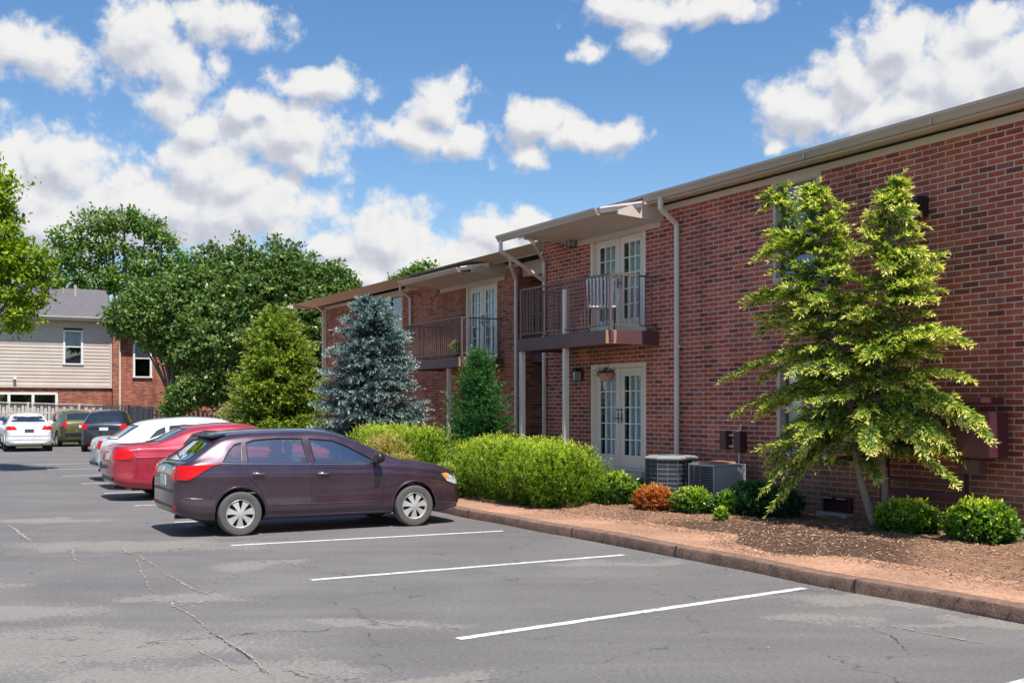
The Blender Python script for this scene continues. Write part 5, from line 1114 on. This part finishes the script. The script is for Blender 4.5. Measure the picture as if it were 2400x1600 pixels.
broad_tree('pear_tree', 'dense green tree with the two tallest pointed tops, beyond the fence', 585, 57, [(600,720,2.0,-.3),(540,740,1.9,-.5),(620,800,2.3,0),(530,830,2.0,0),(560,920,1.8,0)]+spire(500,556,700,1.4,.4)+spire(567,538,700,1.5)+spire(535,590,700,1.2)+spire(608,575,700,1.3,.3)+spire(641,545,700,1.5)+spire(668,562,690,1.1), G_pear, 2300, 26, .19, TG, 4, squash=1.1, cr_=.40, inner=.7)
broad_tree('pear_tree', 'dense green tree behind the far end of the brick building', 750, 58, [(700,740,1.9,0),(760,780,1.9,0),(700,850,2.0,0),(650,900,1.8,0),(760,880,1.8,.3)]+spire(690,556,700,1.4)+spire(722,585,700,1.3)+spire(755,612,710,1.2)+spire(792,602,720,1.4)+spire(822,640,730,1.0,.4)+spire(843,675,740,.7,.4), G_pear, 1900, 26, .19, TG, 5, squash=1.1, cr_=.40, inner=.7)
broad_tree('locust_tree', 'tall airy tree with rounded tufts standing behind the grey roof', 300, 78, [(165,560,1.2,0),(225,520,1.25,0),(290,512,1.1,0),(195,600,1.4,0),(260,575,1.1,0),(345,535,1.0,0),(378,565,.9,0),(350,615,1.3,0),(295,650,1.5,0),(225,660,1.4,0),(412,605,.9,0),(145,620,.8,0),(420,655,1.4,0),(355,690,1.5,0),(170,660,1.0,0),(315,585,.7,0),(250,535,.6,0)], G_loc, 1050, 18, .24, None, 6, tr=.28, squash=.6, cr_=.7, inner=.75, updir=.9)
broad_tree('maple_tree', 'bright yellow green tree hanging in from the left edge', -150, 30, [(-110,600,1.9,0),(12,450,.35,0),(5,520,.5,0),(10,600,.7,0),(60,600,.62,0),(95,615,.42,0),(40,660,.75,0),(75,690,.45,0),(15,730,.6,0),(60,745,.38,-.3),(-70,480,1.0,0),(-110,420,1.4,0),(-150,560,2.2,0),(25,770,.3,0),(100,650,.3,0),(35,420,.22,0)], G_maple, 1700, 22, .115, None, 7, tr=.2, squash=.8, cr_=.3, updir=1.1)
broad_tree('background_tree', 'tree top just showing above the farther roof', 990, 95, [(975,650,1.0,0),(995,640,1.1,0),(950,655,.8,0),(930,662,.6,0)], G_loc, 150, 16, .3, None, 8, tr=.2, squash=.8, cr_=.6)

broad_tree('bushy_shrub', 'low green shrub against the brick wall behind the fence', 385, 54.5, [(430,930,.75,0),(445,905,.6,0),(405,955,.45,0)], G_pear, 260, 18, .16, None, 10, tr=.05, cr_=.35, cat='shrub')
broad_tree('flowering_shrub', 'pale pink grey shrub at the right end of the fence', 525, 50, [(525,985,.5,0),(540,970,.4,0),(515,1000,.4,0)], leaf_mat('pinkish_leaf', [(0,(.08,.1,.05)),(.6,(.3,.2,.17)),(1,(.5,.36,.32))],.3), 200, 16, .12, None, 12, tr=.04, cr_=.3, cat='shrub')
# conifers with whorls of layered branches
def sprays(P0, D0, L0, R, leaf, wid, per, droop=.0, up=(0,0,1), tipbias=1.6, spread=.9, tint0=.15, tint1=.95, thick=.25):
    """flat fans of leaflets along many twigs. P0,D0,L0: twig base, direction, length"""
    n = len(P0); N = n*per; i = np.repeat(np.arange(n), per); u = np.tile((np.arange(per)+.5)/per, n)+R.normal(0,.03,N)
    dr = np.zeros((N,3)); dr[:,2] = -droop*(u**2)*L0[i]
    U = np.tile(np.array(up,float),(n,1)); S_ = unit(np.cross(D0,U)); Nn = unit(np.cross(S_,D0))
    P = P0[i]+D0[i]*(u*L0[i])[:,None]+dr; sg = np.where(R.random(N)<.5,-1,1.)
    D = unit(D0[i]*(.75)+S_[i]*(sg*spread*(1.1-u*.7)*R.uniform(.5,1.2,N))[:,None]+Nn[i]*R.normal(0,thick,N)[:,None])
    Nr = unit(Nn[i]+R.normal(size=(N,3))*.35); Ln = leaf*(1.15-.45*u)*R.uniform(.7,1.3,N)
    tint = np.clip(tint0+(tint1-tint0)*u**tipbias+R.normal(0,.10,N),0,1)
    return P, D, Nr, Ln, Ln*wid, tint
def cat_quads(parts, name, mat, parent): 
    A = [np.concatenate([p[k] for p in parts]) for k in range(6)]; return quads(*A, name, mat, parent)
def conifer(name, label, base, H, rad, mat, seed, nwh=26, nb=9, leaf=.07, wid=.3, per=9, droop=.25, rise=.15, low=.08, shape=.8, tw=9, cat='tree', thick=.25, jag=.18, tips=(.1,.95)):
    R = np.random.default_rng(seed); t0 = empty(name, tuple(base), 0, label, cat)
    P0=[];D0=[];L0=[]; limbs=[]; K=[]
    for w_ in range(nwh):
        h = low+(1-low)*(w_+.5)/nwh; z = H*h; r = rad*((1-h)**shape)*1.02+.05
        if h < .2: r *= .82+.9*h
        for b in range(max(4,int(nb*(1.1-h*.6)))):
            a = R.uniform(0,2*PI); l = r*R.uniform(1-jag*2,1+jag); el = rise*R.uniform(.3,1.6)+.5*h**3
            d = np.array([math.cos(a)*math.cos(el), math.sin(a)*math.cos(el), math.sin(el)]); zb = z+R.normal(0,H/nwh*.4)
            side = np.array([-math.sin(a),math.cos(a),0])
            limbs.append((((0,0,zb),(d[0]*l*.5,d[1]*l*.5,zb+d[2]*l*.5),(d[0]*l*.95,d[1]*l*.95,zb+d[2]*l*.9-droop*l*.8)), .012+.006*rad*(1-h)))
            m_ = max(4,int(tw*(.4+l/rad)))
            for k in range(m_):
                u = (.22+.78*(k+R.random())/m_); p = np.array([0,0,zb])+d*l*u; p[2] -= droop*l*u*u
                s = 1 if k%2 else -1; f = .95*(1-u)+.25; dd = d*(.55+.5*u)+side*s*(1.0-.55*u)+np.array([0,0,.05-droop*u*.7])+R.normal(0,.12,3)
                P0.append(p); D0.append(dd/np.linalg.norm(dd)); L0.append((.16+.30*l*(1-u)+.10)*R.uniform(.7,1.25)*min(1,.5+rad)); K.append(u)
    P0=np.array(P0);D0=np.array(D0);L0=np.array(L0)
    A = sprays(P0,D0,L0,R,leaf,wid,per,droop=.25,thick=thick,tint0=tips[0],tint1=tips[1])
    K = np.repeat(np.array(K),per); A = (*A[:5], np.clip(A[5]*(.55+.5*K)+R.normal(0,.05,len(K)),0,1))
    cat_quads([A],'crown',mat,t0)
    trunk(t0,[(0,0,-.1),(0,0,H*.5),(0,0,H*.97)],[.03+.018*H,.02+.01*H,.008],limbs=limbs[::2])
    return t0
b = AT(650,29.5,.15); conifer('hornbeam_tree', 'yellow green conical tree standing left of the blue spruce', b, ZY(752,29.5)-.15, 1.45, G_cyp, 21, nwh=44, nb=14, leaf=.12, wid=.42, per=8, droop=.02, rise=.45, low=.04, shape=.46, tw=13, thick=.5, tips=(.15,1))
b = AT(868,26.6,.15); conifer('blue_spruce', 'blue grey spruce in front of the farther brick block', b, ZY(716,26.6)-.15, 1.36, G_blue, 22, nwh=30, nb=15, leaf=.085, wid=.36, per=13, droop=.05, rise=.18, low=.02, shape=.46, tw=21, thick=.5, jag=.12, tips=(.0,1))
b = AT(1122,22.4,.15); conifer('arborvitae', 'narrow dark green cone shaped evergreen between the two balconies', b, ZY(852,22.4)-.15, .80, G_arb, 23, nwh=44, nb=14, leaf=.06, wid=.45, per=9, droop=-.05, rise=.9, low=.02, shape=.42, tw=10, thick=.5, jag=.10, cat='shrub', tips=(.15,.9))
# mounded shrubs
def mound(name, label, lobes, mat, n, leaf, wid, base, seed, up=.6, per=12, group=None, cat='shrub', shoot=.16, rz=ANG, stems=3, spike=.3, tips=(.1,1), stem_mat='bark'):
    R = np.random.default_rng(seed); t0 = empty(name, tuple(base), rz, label, cat, group); Lb = np.array(lobes,float); pr = (Lb[:,3]*Lb[:,5]); pr = pr/pr.sum()
    idx = R.choice(len(lobes), n, p=pr); d = unit(R.normal(size=(n,3))); d[:,2] = np.where(d[:,2]<-.8,-d[:,2],d[:,2]); rr = R.uniform(.62,1.0,n)**.6
    hf = 1+.10*np.sin(idx*3+np.arctan2(d[:,1],d[:,0])*5)+R.normal(0,.04,n)
    P0 = Lb[idx][:,:3]+d*Lb[idx][:,3:6]*(rr*hf)[:,None]; P0[:,2] = np.maximum(P0[:,2],.02)
    D0 = unit(d*(1-up)+np.array([0,0,1])*up+R.normal(0,spike,(n,3))); L0 = shoot*R.uniform(.5,1.35,n)
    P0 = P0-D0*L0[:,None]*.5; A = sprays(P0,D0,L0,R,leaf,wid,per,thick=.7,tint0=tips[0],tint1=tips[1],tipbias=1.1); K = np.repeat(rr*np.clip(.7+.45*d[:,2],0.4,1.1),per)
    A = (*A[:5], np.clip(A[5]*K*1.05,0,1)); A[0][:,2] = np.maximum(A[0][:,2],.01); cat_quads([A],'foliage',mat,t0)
    m = MB()
    for k in range(stems*len(lobes)):
        l = Lb[k%len(lobes)]; a = R.uniform(0,2*PI); q = R.uniform(.3,.8); m.tube([(l[0]+math.cos(a)*.05,l[1]+math.sin(a)*.05,-.05),(l[0]+math.cos(a)*l[3]*q*.5,l[1]+math.sin(a)*l[4]*q*.5,l[2]*.6+.05),(l[0]+math.cos(a)*l[3]*q,l[1]+math.sin(a)*l[4]*q,l[2]+l[5]*.5*q)],[.014,.010,.004],5)
    m.build('stem', M[stem_mat], t0, smooth=4); return t0
def P_(px, t, z=.17): p = L2W(LX(px,t), -t, z); return p
# long yew hedge: lobes along the facade
hb_ = P_(1240,2.35); sL = LX(1240,2.35)
lob = [(LX(px,2.3)-sL, dy, .46*h, .72, .72, .64*h) for px, dy, h in ((1128,.0,.90),(1165,.05,.96),(1215,-.05,.95),(1265,.05,.94),(1300,.0,.92),(1322,.1,.88))]
lob += [(LX(1338,2.0)-sL, .35, .38, .45, .55, .44)]
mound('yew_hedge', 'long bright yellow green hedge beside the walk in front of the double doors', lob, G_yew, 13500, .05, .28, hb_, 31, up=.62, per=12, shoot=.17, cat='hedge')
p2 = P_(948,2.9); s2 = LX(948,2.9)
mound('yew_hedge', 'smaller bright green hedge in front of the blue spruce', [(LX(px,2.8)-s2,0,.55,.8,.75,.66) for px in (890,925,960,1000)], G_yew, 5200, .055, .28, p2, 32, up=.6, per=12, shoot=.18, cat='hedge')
mound('golden_cypress', 'golden yellow shrub at the nose of the plum hatchback', [(0,0,.50,.55,.45,.52),(-.6,.05,.52,.5,.45,.50),(.55,-.05,.36,.5,.42,.36)], G_gold, 2400, .055, .35, P_(918,3.55), 33, up=.1, per=10, shoot=.2, spike=.4)
mound('boxwood', 'light grey green low shrub tucked between the two hedges', [(0,0,.25,.45,.4,.3)], G_cyp, 700, .05, .4, P_(1040,3.2), 34, up=.3, per=10, shoot=.12)
SG = 'small shrubs in the mulch bed'
def leafy(name, label, px, t, w, h, mat, n, leaf, seed, up=.45, wid=.5, group=SG, shoot=.12, per=7, tips=(.1,1), lob=None, z=None):
    b = P_(px, t, bed_z(LX(px,t), -t)-.01 if z is None else z); return mound(name, label, lob or [(0,0,h*.42,w,w*.85,h*.58)], mat, n, leaf, wid, b, seed, up=up, per=per, group=group, shoot=shoot, spike=.45, tips=tips, stems=9)
leafy('hosta_shrub', 'bright green leafy shrub at the right end of the long hedge', 1442, 1.75, .40, .46, G_broad, 420, .085, 41, wid=.36)
leafy('hosta_shrub', 'darker green shrub half hidden between the long hedge and the octagonal condenser', 1480, 1.30, .30, .36, G_dark, 420, .07, 42)
leafy('barberry', 'bright orange leaved barberry in front of the condensers', 1534, 1.80, .33, .34, G_orange, 800, .042, 43, wid=.6, shoot=.12, per=9)
leafy('azalea', 'light green shrub just right of the orange barberry', 1624, 1.62, .32, .33, G_broad, 520, .062, 44)
leafy('azalea', 'dark rounded shrub in front of the small box condenser', 1775, 1.05, .44, .48, G_dark, 1500, .05, 45, lob=[(-.1,0,.22,.42,.4,.27),(.32,.1,.19,.34,.36,.23)])
leafy('azalea', 'green shrub with lighter top joined to the left of the dark rounded one', 1712, 1.3, .28, .32, G_broad, 420, .06, 46, tips=(0,.75))
leafy('seedling', 'tiny yellow green seedling on the mulch', 1690, 1.95, .10, .16, G_yew, 60, .05, 47, shoot=.06)
leafy('azalea', 'yellow green shrub beside the tree trunk', 2126, .85, .40, .40, G_broad, 640, .065, 48, tips=(.25,1))
leafy('azalea', 'yellow green shrub at the far right below the meter boxes', 2300, .85, .42, .46, G_broad, 760, .068, 49, tips=(.2,1))
# right hand tree: two leaders, tiers of drooping sprays
def hemlock():
    T = .85; X0 = LX(2048,T); base = L2W(X0, -T, .2); t0 = empty('hemlock_tree', tuple(base), ANG, 'light green tree with drooping sprays and two slim trunks against the brick at right', 'tree')
    R = np.random.default_rng(51); Yt = facade(2000,T).y
    def loc(px, py, t=T): return np.array([LX(px,t)-X0, -(t-T), ZH(px,py,t)-.2])
    A = [loc(2050,1230), loc(2020,1130), loc(2002,1035), loc(1985,900), loc(1950,760), loc(1935,640), loc(1925,540), loc(1905,442)]
    B = [loc(2062,1228)+[0,.12,0], loc(2058,1130)+[0,.12,0], loc(2052,1045)+[0,.1,0], loc(2070,900), loc(2085,780), loc(2092,660), loc(2090,560), loc(2098,432)]
    Cl = [loc(2002,1035), loc(1940,860), loc(1870,640), loc(1838,540), loc(1822,436)]
    def mk(pts, r0, r1): Q = cr([tuple(p) for p in pts], 4); return Q, [r0+(r1-r0)*i/(len(Q)-1) for i in range(len(Q))]
    m = MB()
    for pts, r0, r1 in ((A,.062,.01),(B,.055,.009),(Cl,.03,.006)): Q, r = mk(pts, r0, r1); m.tube(Q, r, 9)
    # silhouette limits by height (px at this depth)
    zs = [ZH(2000,py,T)-.2 for py in (440,500,560,650,720,800,880,960,1040,1100,1180)]
    lf = [LX(p,T)-X0 for p in (1810,1800,1765,1745,1725,1745,1725,1720,1765,1800,1850)]
    rt = [LX(p,T)-X0 for p in (2110,2140,2165,2200,2260,2240,2190,2235,2290,2150,2060)]
    zr = zs[::-1]; lf = lf[::-1]; rt = rt[::-1]; P0=[];D0=[];L0=[];K=[]
    def limb(p, a, l, el, dr, r0, tipb=0):
        d = np.array([math.cos(a)*math.cos(el), math.sin(a)*math.cos(el), math.sin(el)]); side = np.array([-math.sin(a),math.cos(a),0.]); pts = []
        for k in range(7): u = k/6; q = p+d*l*u; q = q+np.array([0,0,-dr*l*u*u]); pts.append(q)
        m.tube(pts, [max(.003,r0*(1-.85*k/6)) for k in range(7)], 6)
        n = max(5,int(l/.042))
        for k in range(n):
            u = .12+.88*(k+R.random()*.6)/n; q = p+d*l*u; q = q+np.array([0,0,-dr*l*u*u]); tg = d-np.array([0,0,2*dr*u]); s = 1 if k%2 else -1
            dd = tg*(.62+.5*u)+side*s*(.95-.45*u)+R.normal(0,.13,3)+np.array([0,0,-.10]); P0.append(q); D0.append(dd/np.linalg.norm(dd)); L0.append((.14+.26*(1-u)*min(1,l))*R.uniform(.7,1.3)); K.append(u)
        P0.append(p+d*l*.97-np.array([0,0,dr*l*.94])); D0.append((d-np.array([0,0,2*dr]))/np.linalg.norm(d-np.array([0,0,2*dr]))); L0.append(.2); K.append(1)
    for pts, n, zlo, sc in ((A,112,.8,1),(B,80,1.0,1),(Cl,42,1.4,.6)):
        Q = np.array(cr([tuple(p) for p in pts],10)); zz = Q[:,2]
        for k in range(n):
            z = zlo+(zz[-1]-zlo)*((k+.5)/n)**1.0; j = int(np.argmin(abs(zz-z))); p = Q[j]; a = R.uniform(-PI,PI); hf = (z-zlo)/(zz[-1]-zlo)
            zt_ = z; ex = np.interp(zt_, zr, rt)-p[0] if math.cos(a) > 0 else p[0]-np.interp(zt_, zr, lf)
            ex = max(.12, ex); ex = min(ex, 1.75, 1.9*(1-hf)+.26); ey = (.62 if math.sin(a) > 0 else 1.0*(1-hf*.6))
            l = 1/math.sqrt((math.cos(a)/ex)**2+(math.sin(a)/ey)**2)*R.uniform(.5,1.05)*sc; taper = min(1,(zz[-1]-z)/.55+.16); l *= taper
            if l < .12: l = .12
            limb(p, a, l, R.uniform(.15,.9)+.75*max(0,hf-.25), R.uniform(.2,.5), .010+.008*l)
        # leader tips
        for _ in range(5): limb(Q[-1]-np.array([0,0,R.uniform(0,.3)]), R.uniform(-PI,PI), .22, .8, .6, .005)
    # the sprays that stand out in the outline
    for (fx,fy),(tx,ty),dt in (((2090,860),(2272,742),.55),((2070,900),(2345,945),.35),((2080,930),(2300,1010),.4),((2085,700),(2190,622),.2),((2080,620),(2150,590),.1),((1960,760),(1722,738),.2),((1985,820),(1712,872),.3),((1990,900),(1725,965),.3),((1990,960),(1790,1075),.4),((1985,980),(1845,1165),.45),((1930,600),(1762,565),.1),((1925,560),(1790,602),.2),((2090,960),(2180,1055),.5),((2060,950),(2080,1040),.6),((2080,800),(2245,790),.6),((1940,700),(1745,690),.2),((2000,930),(1900,1060),.5)):
        a_ = loc(fx,fy); b_ = loc(tx,ty,T+dt); v = b_-a_; l = np.linalg.norm(v); 
        for q in range(4):
            w_ = v+R.normal(0,.08*l,3); limb(a_+R.normal(0,.05,3), math.atan2(w_[1],w_[0]), l*R.uniform(.7,1.0), math.asin(max(-.95,min(.95,w_[2]/l)))+.28, .28, .014)
    m.build('trunk', M['barkpale'], t0, smooth=4)
    P0=np.array(P0);D0=np.array(D0);L0=np.array(L0); per = 17
    S_ = sprays(P0,D0,L0,R,.078,.30,per,droop=.25,thick=.42,tint0=.14,tint1=1.0,tipbias=1.0,spread=1.0)
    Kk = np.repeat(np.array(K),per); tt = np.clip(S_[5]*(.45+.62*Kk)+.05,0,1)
    # keep clear of the wall
    P = S_[0]; ok = (P[:,1] < T-.06) & (P[:,2] > .02)
    S_ = tuple(x[ok] for x in (*S_[:5], tt)); cat_quads([S_],'crown',G_hem,t0)
    print('hemlock leaves', ok.sum()); return t0
hemlock()
# hanging basket
def basket():
    px, t = 1421, .62; X = LX(px,t); p = L2W(X,-t,ZH(px,877,t)); t0 = empty('hanging_basket', tuple(p), ANG, 'hanging flower basket on a wire in front of the ground floor double doors', 'flower basket')
    m = MB(); m.lathe([(0,-.13),(.10,-.12),(.155,0),(.165,.0),(.165,.02),(.15,.02),(.145,-.005),(0,-.01)],20); m.build('pot', M['wood'], t0, smooth=.7)
    top = 2.9-p.z; m = MB()
    for a in (0,2.1,4.2): m.tube([(.16*math.cos(a),.16*math.sin(a),.02),(0,0,.30)],.0035,5)
    m.tube([(0,0,.30),(0,0,top)],.004,5); m.build('wire', M['railmetal'], t0)
    R = np.random.default_rng(61); n = 260; P0 = R.normal(0,.07,(n,3))*[1,1,.5]+[0,0,.02]; D0 = unit(R.normal(size=(n,3))+[0,0,.3]); cat_quads([sprays(P0,D0,np.full(n,.08),R,.04,.6,5,thick=.6)],'flowers', leaf_mat('basket_flowers',[(0,(.05,.09,.04)),(.45,(.12,.12,.07)),(.6,(.6,.35,.4)),(1,(.75,.7,.75))],.3), t0)
basket()
# small plant in the far balcony
b = L2W(bx-.9,T2-.9,3.07); mound('potted_plant','small yellow green potted plant behind the farther balcony railing',[(0,0,.22,.16,.16,.18)],G_yew,90,.06,.35,b,71,shoot=.1,cat='plant')
# ---------------------------------------------------------------- fence and house at the back
# fence runs square to the facade direction
def FP(px, Y0=56.0, px0=134):   # point on the fence line seen in column px
    a = AT(px0, Y0); d = Vector((-NV.x, -NV.y)); k = (px-HX)/F
    u = (a.x-k*a.y)/(k*d.y-d.x); return Vector((a.x+d.x*u, a.y+d.y*u, 0))
M['fence'] = plain('weathered_fence', (.52,.45,.39), .9, var=.28, scale=5, stretch=(1,1,.15), bump=.4)
M['fence_g'] = plain('grey_fence', (.42,.39,.36), .9, var=.2, scale=5, stretch=(1,1,.15), bump=.4)
f0 = FP(-60); fd = Vector((-NV.x,-NV.y,0)); FANG = math.atan2(fd.y, fd.x)
def fence(pxa, pxb, ha, hb, mat, label, post_w=.1, gap=.02, bw=.14):
    a, b = FP(pxa), FP(pxb); Ln = (b-a).length; t0 = empty('wooden_fence', tuple(a), FANG, label, 'fence', 'fences')
    h = lambda x: ha+(hb-ha)*x/Ln; m = MB(); x = 0
    while x < Ln: z = h(x)+random.uniform(-.02,.02); y = random.uniform(-.004,.004)+(.03 if int(x/(bw+gap))%2 else -.012); m.box(x, x+bw, y, y+.02, .05, z-.1); x += bw+gap
    m.build('boards', mat, t0)
    m = MB(); n = max(2,int(Ln/.6))
    for i in range(n): xa, xb = Ln*i/n, Ln*(i+1)/n; m.bar((xa,-.03,h(xa)-.05),(xb,-.03,h(xb)-.05),.09,.05)
    for zz in (.35,.75):
        m.bar((0,.045,h(0)*zz),(Ln,.045,h(Ln)*zz),.04,.09)
    m.build('rail', mat, t0); x = 0
    while x <= Ln+.1: q = MB(); q.box(x-post_w/2, x+post_w/2, -.10, -.032, 0, h(x)-.0); q.build('post', mat, t0); x += 2.4
    return t0
fence(-60, 300, 2.12, 1.92, M['fence'], 'weathered board fence behind the white sedan and the dark SUV', gap=.035)
fence(301.5, 352, 1.92, 1.84, M['fence_g'], 'plain grey solid fence section above the white crossover', gap=.002)
fence(353.5, 560, 1.84, 1.5, M['fence'], 'lower open picket fence in the shade right of the solid section', gap=.10)
# house
c = AT(262, 62.5); H = empty('townhouse', (c.x,c.y,0), FANG, 'house with beige siding over brick and a grey shingle roof, left background', 'house', None)
def siding():
    m, nt, b, L = newmat('beige_siding'); tc = nn(nt,'ShaderNodeTexCoord'); n = nn(nt,'ShaderNodeTexNoise',Scale=1.2,Detail=4.0); L(tc.outputs['Object'],n.inputs['Vector'])
    r = ramp(nt,[(.3,(.53,.44,.37)),(.7,(.61,.51,.43))]); L(n.outputs['Fac'],r.inputs[0]); L(r.outputs[0],b.inputs['Base Color']); b.inputs['Roughness'].default_value=.6; return m
M['siding'] = siding(); M['redbrick'] = brick_mat('orange_red_brick', [(0,(.22,.05,.03)),(.5,(.40,.10,.05)),(1,(.52,.17,.09))], (.38,.24,.18), bw=.25, bh=.085)
Yh = 62.5; zf = 3.02; ze = 6.55; Wd = 7.2; Dp = 9.0
m = MB(); wall_open(m, -Wd, 0, 0, zf, 0, [(-Wd+.5,-2.9,.9,2.55)]); m.quad((0,0,0),(0,Dp,0),(0,Dp,zf),(0,0,zf)); m.quad((-Wd,0,0),(-Wd,Dp,0),(-Wd,Dp,zf),(-Wd,0,zf)); m.quad((-Wd,Dp,0),(0,Dp,0),(0,Dp,zf),(-Wd,Dp,zf)); m.build('wall',[M['redbrick'],M['dark']],H,fix=False)
wx0, wx1, wz0, wz1 = -2.55,-1.55,4.22,6.05
m = MB(); nb = 19; hh = (ze-zf)/nb      # lapped boards, each a sloping face
for i in range(nb):
    za, zb = zf+i*hh, zf+(i+1)*hh
    for (xa,xb) in (((-Wd,wx0),(wx1,0)) if (zb > wz0 and za < wz1) else ((-Wd,0),)):
        m.add([(xa,-.055,za),(xb,-.055,za),(xb,-.028,zb),(xa,-.028,zb),(xa,-.02,za),(xb,-.02,za)],[(0,1,2,3),(0,4,5,1)])
m.quad((0,-.04,zf),(0,Dp,zf),(0,Dp,ze),(0,-.04,ze)); m.quad((-Wd,-.04,zf),(-Wd,Dp,zf),(-Wd,Dp,ze),(-Wd,-.04,ze)); m.quad((-Wd,Dp,zf),(0,Dp,zf),(0,Dp,ze),(-Wd,Dp,ze)); m.box(-Wd,0,-.10,-.02,zf-.16,zf-.002); m.box(-.12,.03,-.075,-.0551,zf,ze-.36); m.box(-Wd,.02,-.07,-.0552,ze-.34,ze-.002)
m.quad((wx0,.14,wz0),(wx1,.14,wz0),(wx1,.14,wz1),(wx0,.14,wz1),1)
m.build('siding',[M['siding'],M['dark']],H,fix=False)
def hwindow(parent, x0, x1, z0, z1, y, nm='window'):
    f = MB(); w_ = .09; f.box(x0-.02,x0+w_,y-.09,y+.05,z0,z1); f.box(x1-w_,x1+.02,y-.09,y+.05,z0,z1); f.box(x0+w_,x1-w_,y-.09,y+.05,z1-w_,z1); f.box(x0-.05,x1+.05,y-.11,y+.05,z0-.08,z0); f.box(x0+w_,x1-w_,y-.05,y+.0,(z0+z1)/2-.03,(z0+z1)/2+.03)
    o = f.build(nm, M['whitemetal'], parent); g = MB(); g.quad((x0+w_,y+.02,z0),(x1-w_,y+.02,z0),(x1-w_,y+.02,z1-w_),(x0+w_,y+.02,z1-w_)); g.build('pane', M['winglass'], o, fix=False); curtain(x0+w_,x1-w_,(z0+z1)/2+.03,z1-w_,y+.08,o,folds=5); return o
hwindow(H, wx0, wx1, wz0, wz1, 0)
gf = MB(); gx = [-Wd+.5,-5.3,-4.1,-2.9]
for a in gx: gf.box(a-.07,a+.07,-.04,.05,.9,2.55)
gf.box(gx[0],gx[-1],-.045,.05,2.48,2.6); gf.box(gx[0],gx[-1],-.045,.05,.82,.92); w3 = gf.build('window', M['whitemetal'], H); g = MB(); g.quad((gx[0],.02,.9),(gx[-1],.02,.9),(gx[-1],.02,2.5),(gx[0],.02,2.5)); g.build('pane', M['winglass'], w3, fix=False)
def hroof(x0, x1, dp, ze_, rise, yo=-.62, nm='roof'):
    m = MB(); yr = dp/2; A = [(x0,yo,ze_),(x1,yo,ze_),(x1,yr,ze_+rise),(x0,yr,ze_+rise),(x0,dp-yo,ze_),(x1,dp-yo,ze_)]; B_ = [(x,y,z-.12) for x,y,z in A]
    m.add(A+B_,[(0,1,2,3),(3,2,5,4),(6,9,8,7),(9,10,11,8),(0,6,7,1),(4,5,11,10),(0,3,9,6),(3,4,10,9),(1,7,8,2),(2,8,11,5)]); o = m.build(nm, M['shingle'], H)
    m = MB()
    for x in (x0+.35,x1-.35): m.add([(x,0,ze_-.1),(x,dp,ze_-.1),(x,yr,ze_+rise-.2)],[(0,1,2)])
    m.box(x0,x1,yo-.03,yo-.002,ze_-.2,ze_-.0); m.quad((x0,yo,ze_-.19),(x1,yo,ze_-.19),(x1,0,ze_-.19),(x0,0,ze_-.19)); m.build('fascia', M['siding'], o, fix=False)
    g = MB(); gutter_profile(g,(x0,yo-.03,ze_+.01),(x1,yo-.03,ze_+.01),(0,-1,0)); g.build('gutter', M['pipe'], o); return o
r1 = hroof(-Wd-.4,.35,Dp,ze+.2,2.05)
m = MB(); m.tube([(-1.5,3.2,ze+1.4),(-1.5,3.2,ze+2.35)],.09,10); m.tube([(-2.1,3.6,ze+1.6),(-2.1,3.6,ze+2.2)],.05,8); m.build('vent_pipe', M['gutter'], r1)
# brick wing
wx = 8.0; b0,b1,z0,z1 = 1.15,2.15,3.55,5.6
m = MB(); wall_open(m,.32,wx,0,5.9,-.05,[(b0,b1,z0,z1)]); m.quad((wx,-.05,0),(wx,Dp,0),(wx,Dp,5.9),(wx,-.05,5.9)); m.quad((.32,Dp,0),(wx,Dp,0),(wx,Dp,5.9),(.32,Dp,5.9)); m.quad((.32,-.05,3),(.32,.5,3),(.32,.5,5.9),(.32,-.05,5.9)); m.build('wall',[M['redbrick'],M['dark']],H,fix=False)
hwindow(H,b0,b1,z0,z1,-.05); hroof(.36,wx+.4,Dp,6.1,1.6)
m = MB(); m.box(.36,.46,-.18,-.055,.1,6.0); m.build('downspout', M['pipe'], H, bevel=.02)
m = MB(); m.box(.0,.3,-.4,-.1,0,5.9); m.build('brick_pier', M['redbrick'], H)
m = MB(); m.box(-5.1,-4.95,-.3,-.1,zf+.28,zf+.42); m.build('wall_light', M['whitemetal'], H)
# line of woods that closes the view far off, between and behind the houses
R = np.random.default_rng(81); lob = []
for i in range(46):
    a = R.uniform(-.62,.75); Y = R.uniform(120,150); lob.append((Y*math.tan(a), Y, R.uniform(2.5,5.), R.uniform(3,4.5)))
tl = broad_crown(lob, 2600, 14, .9, 'distant_woods', G_loc, None, squash=.85, cr_=1.6, seed=82); tag(tl, 'distant line of woods behind the houses', 'woods', None, 'stuff')
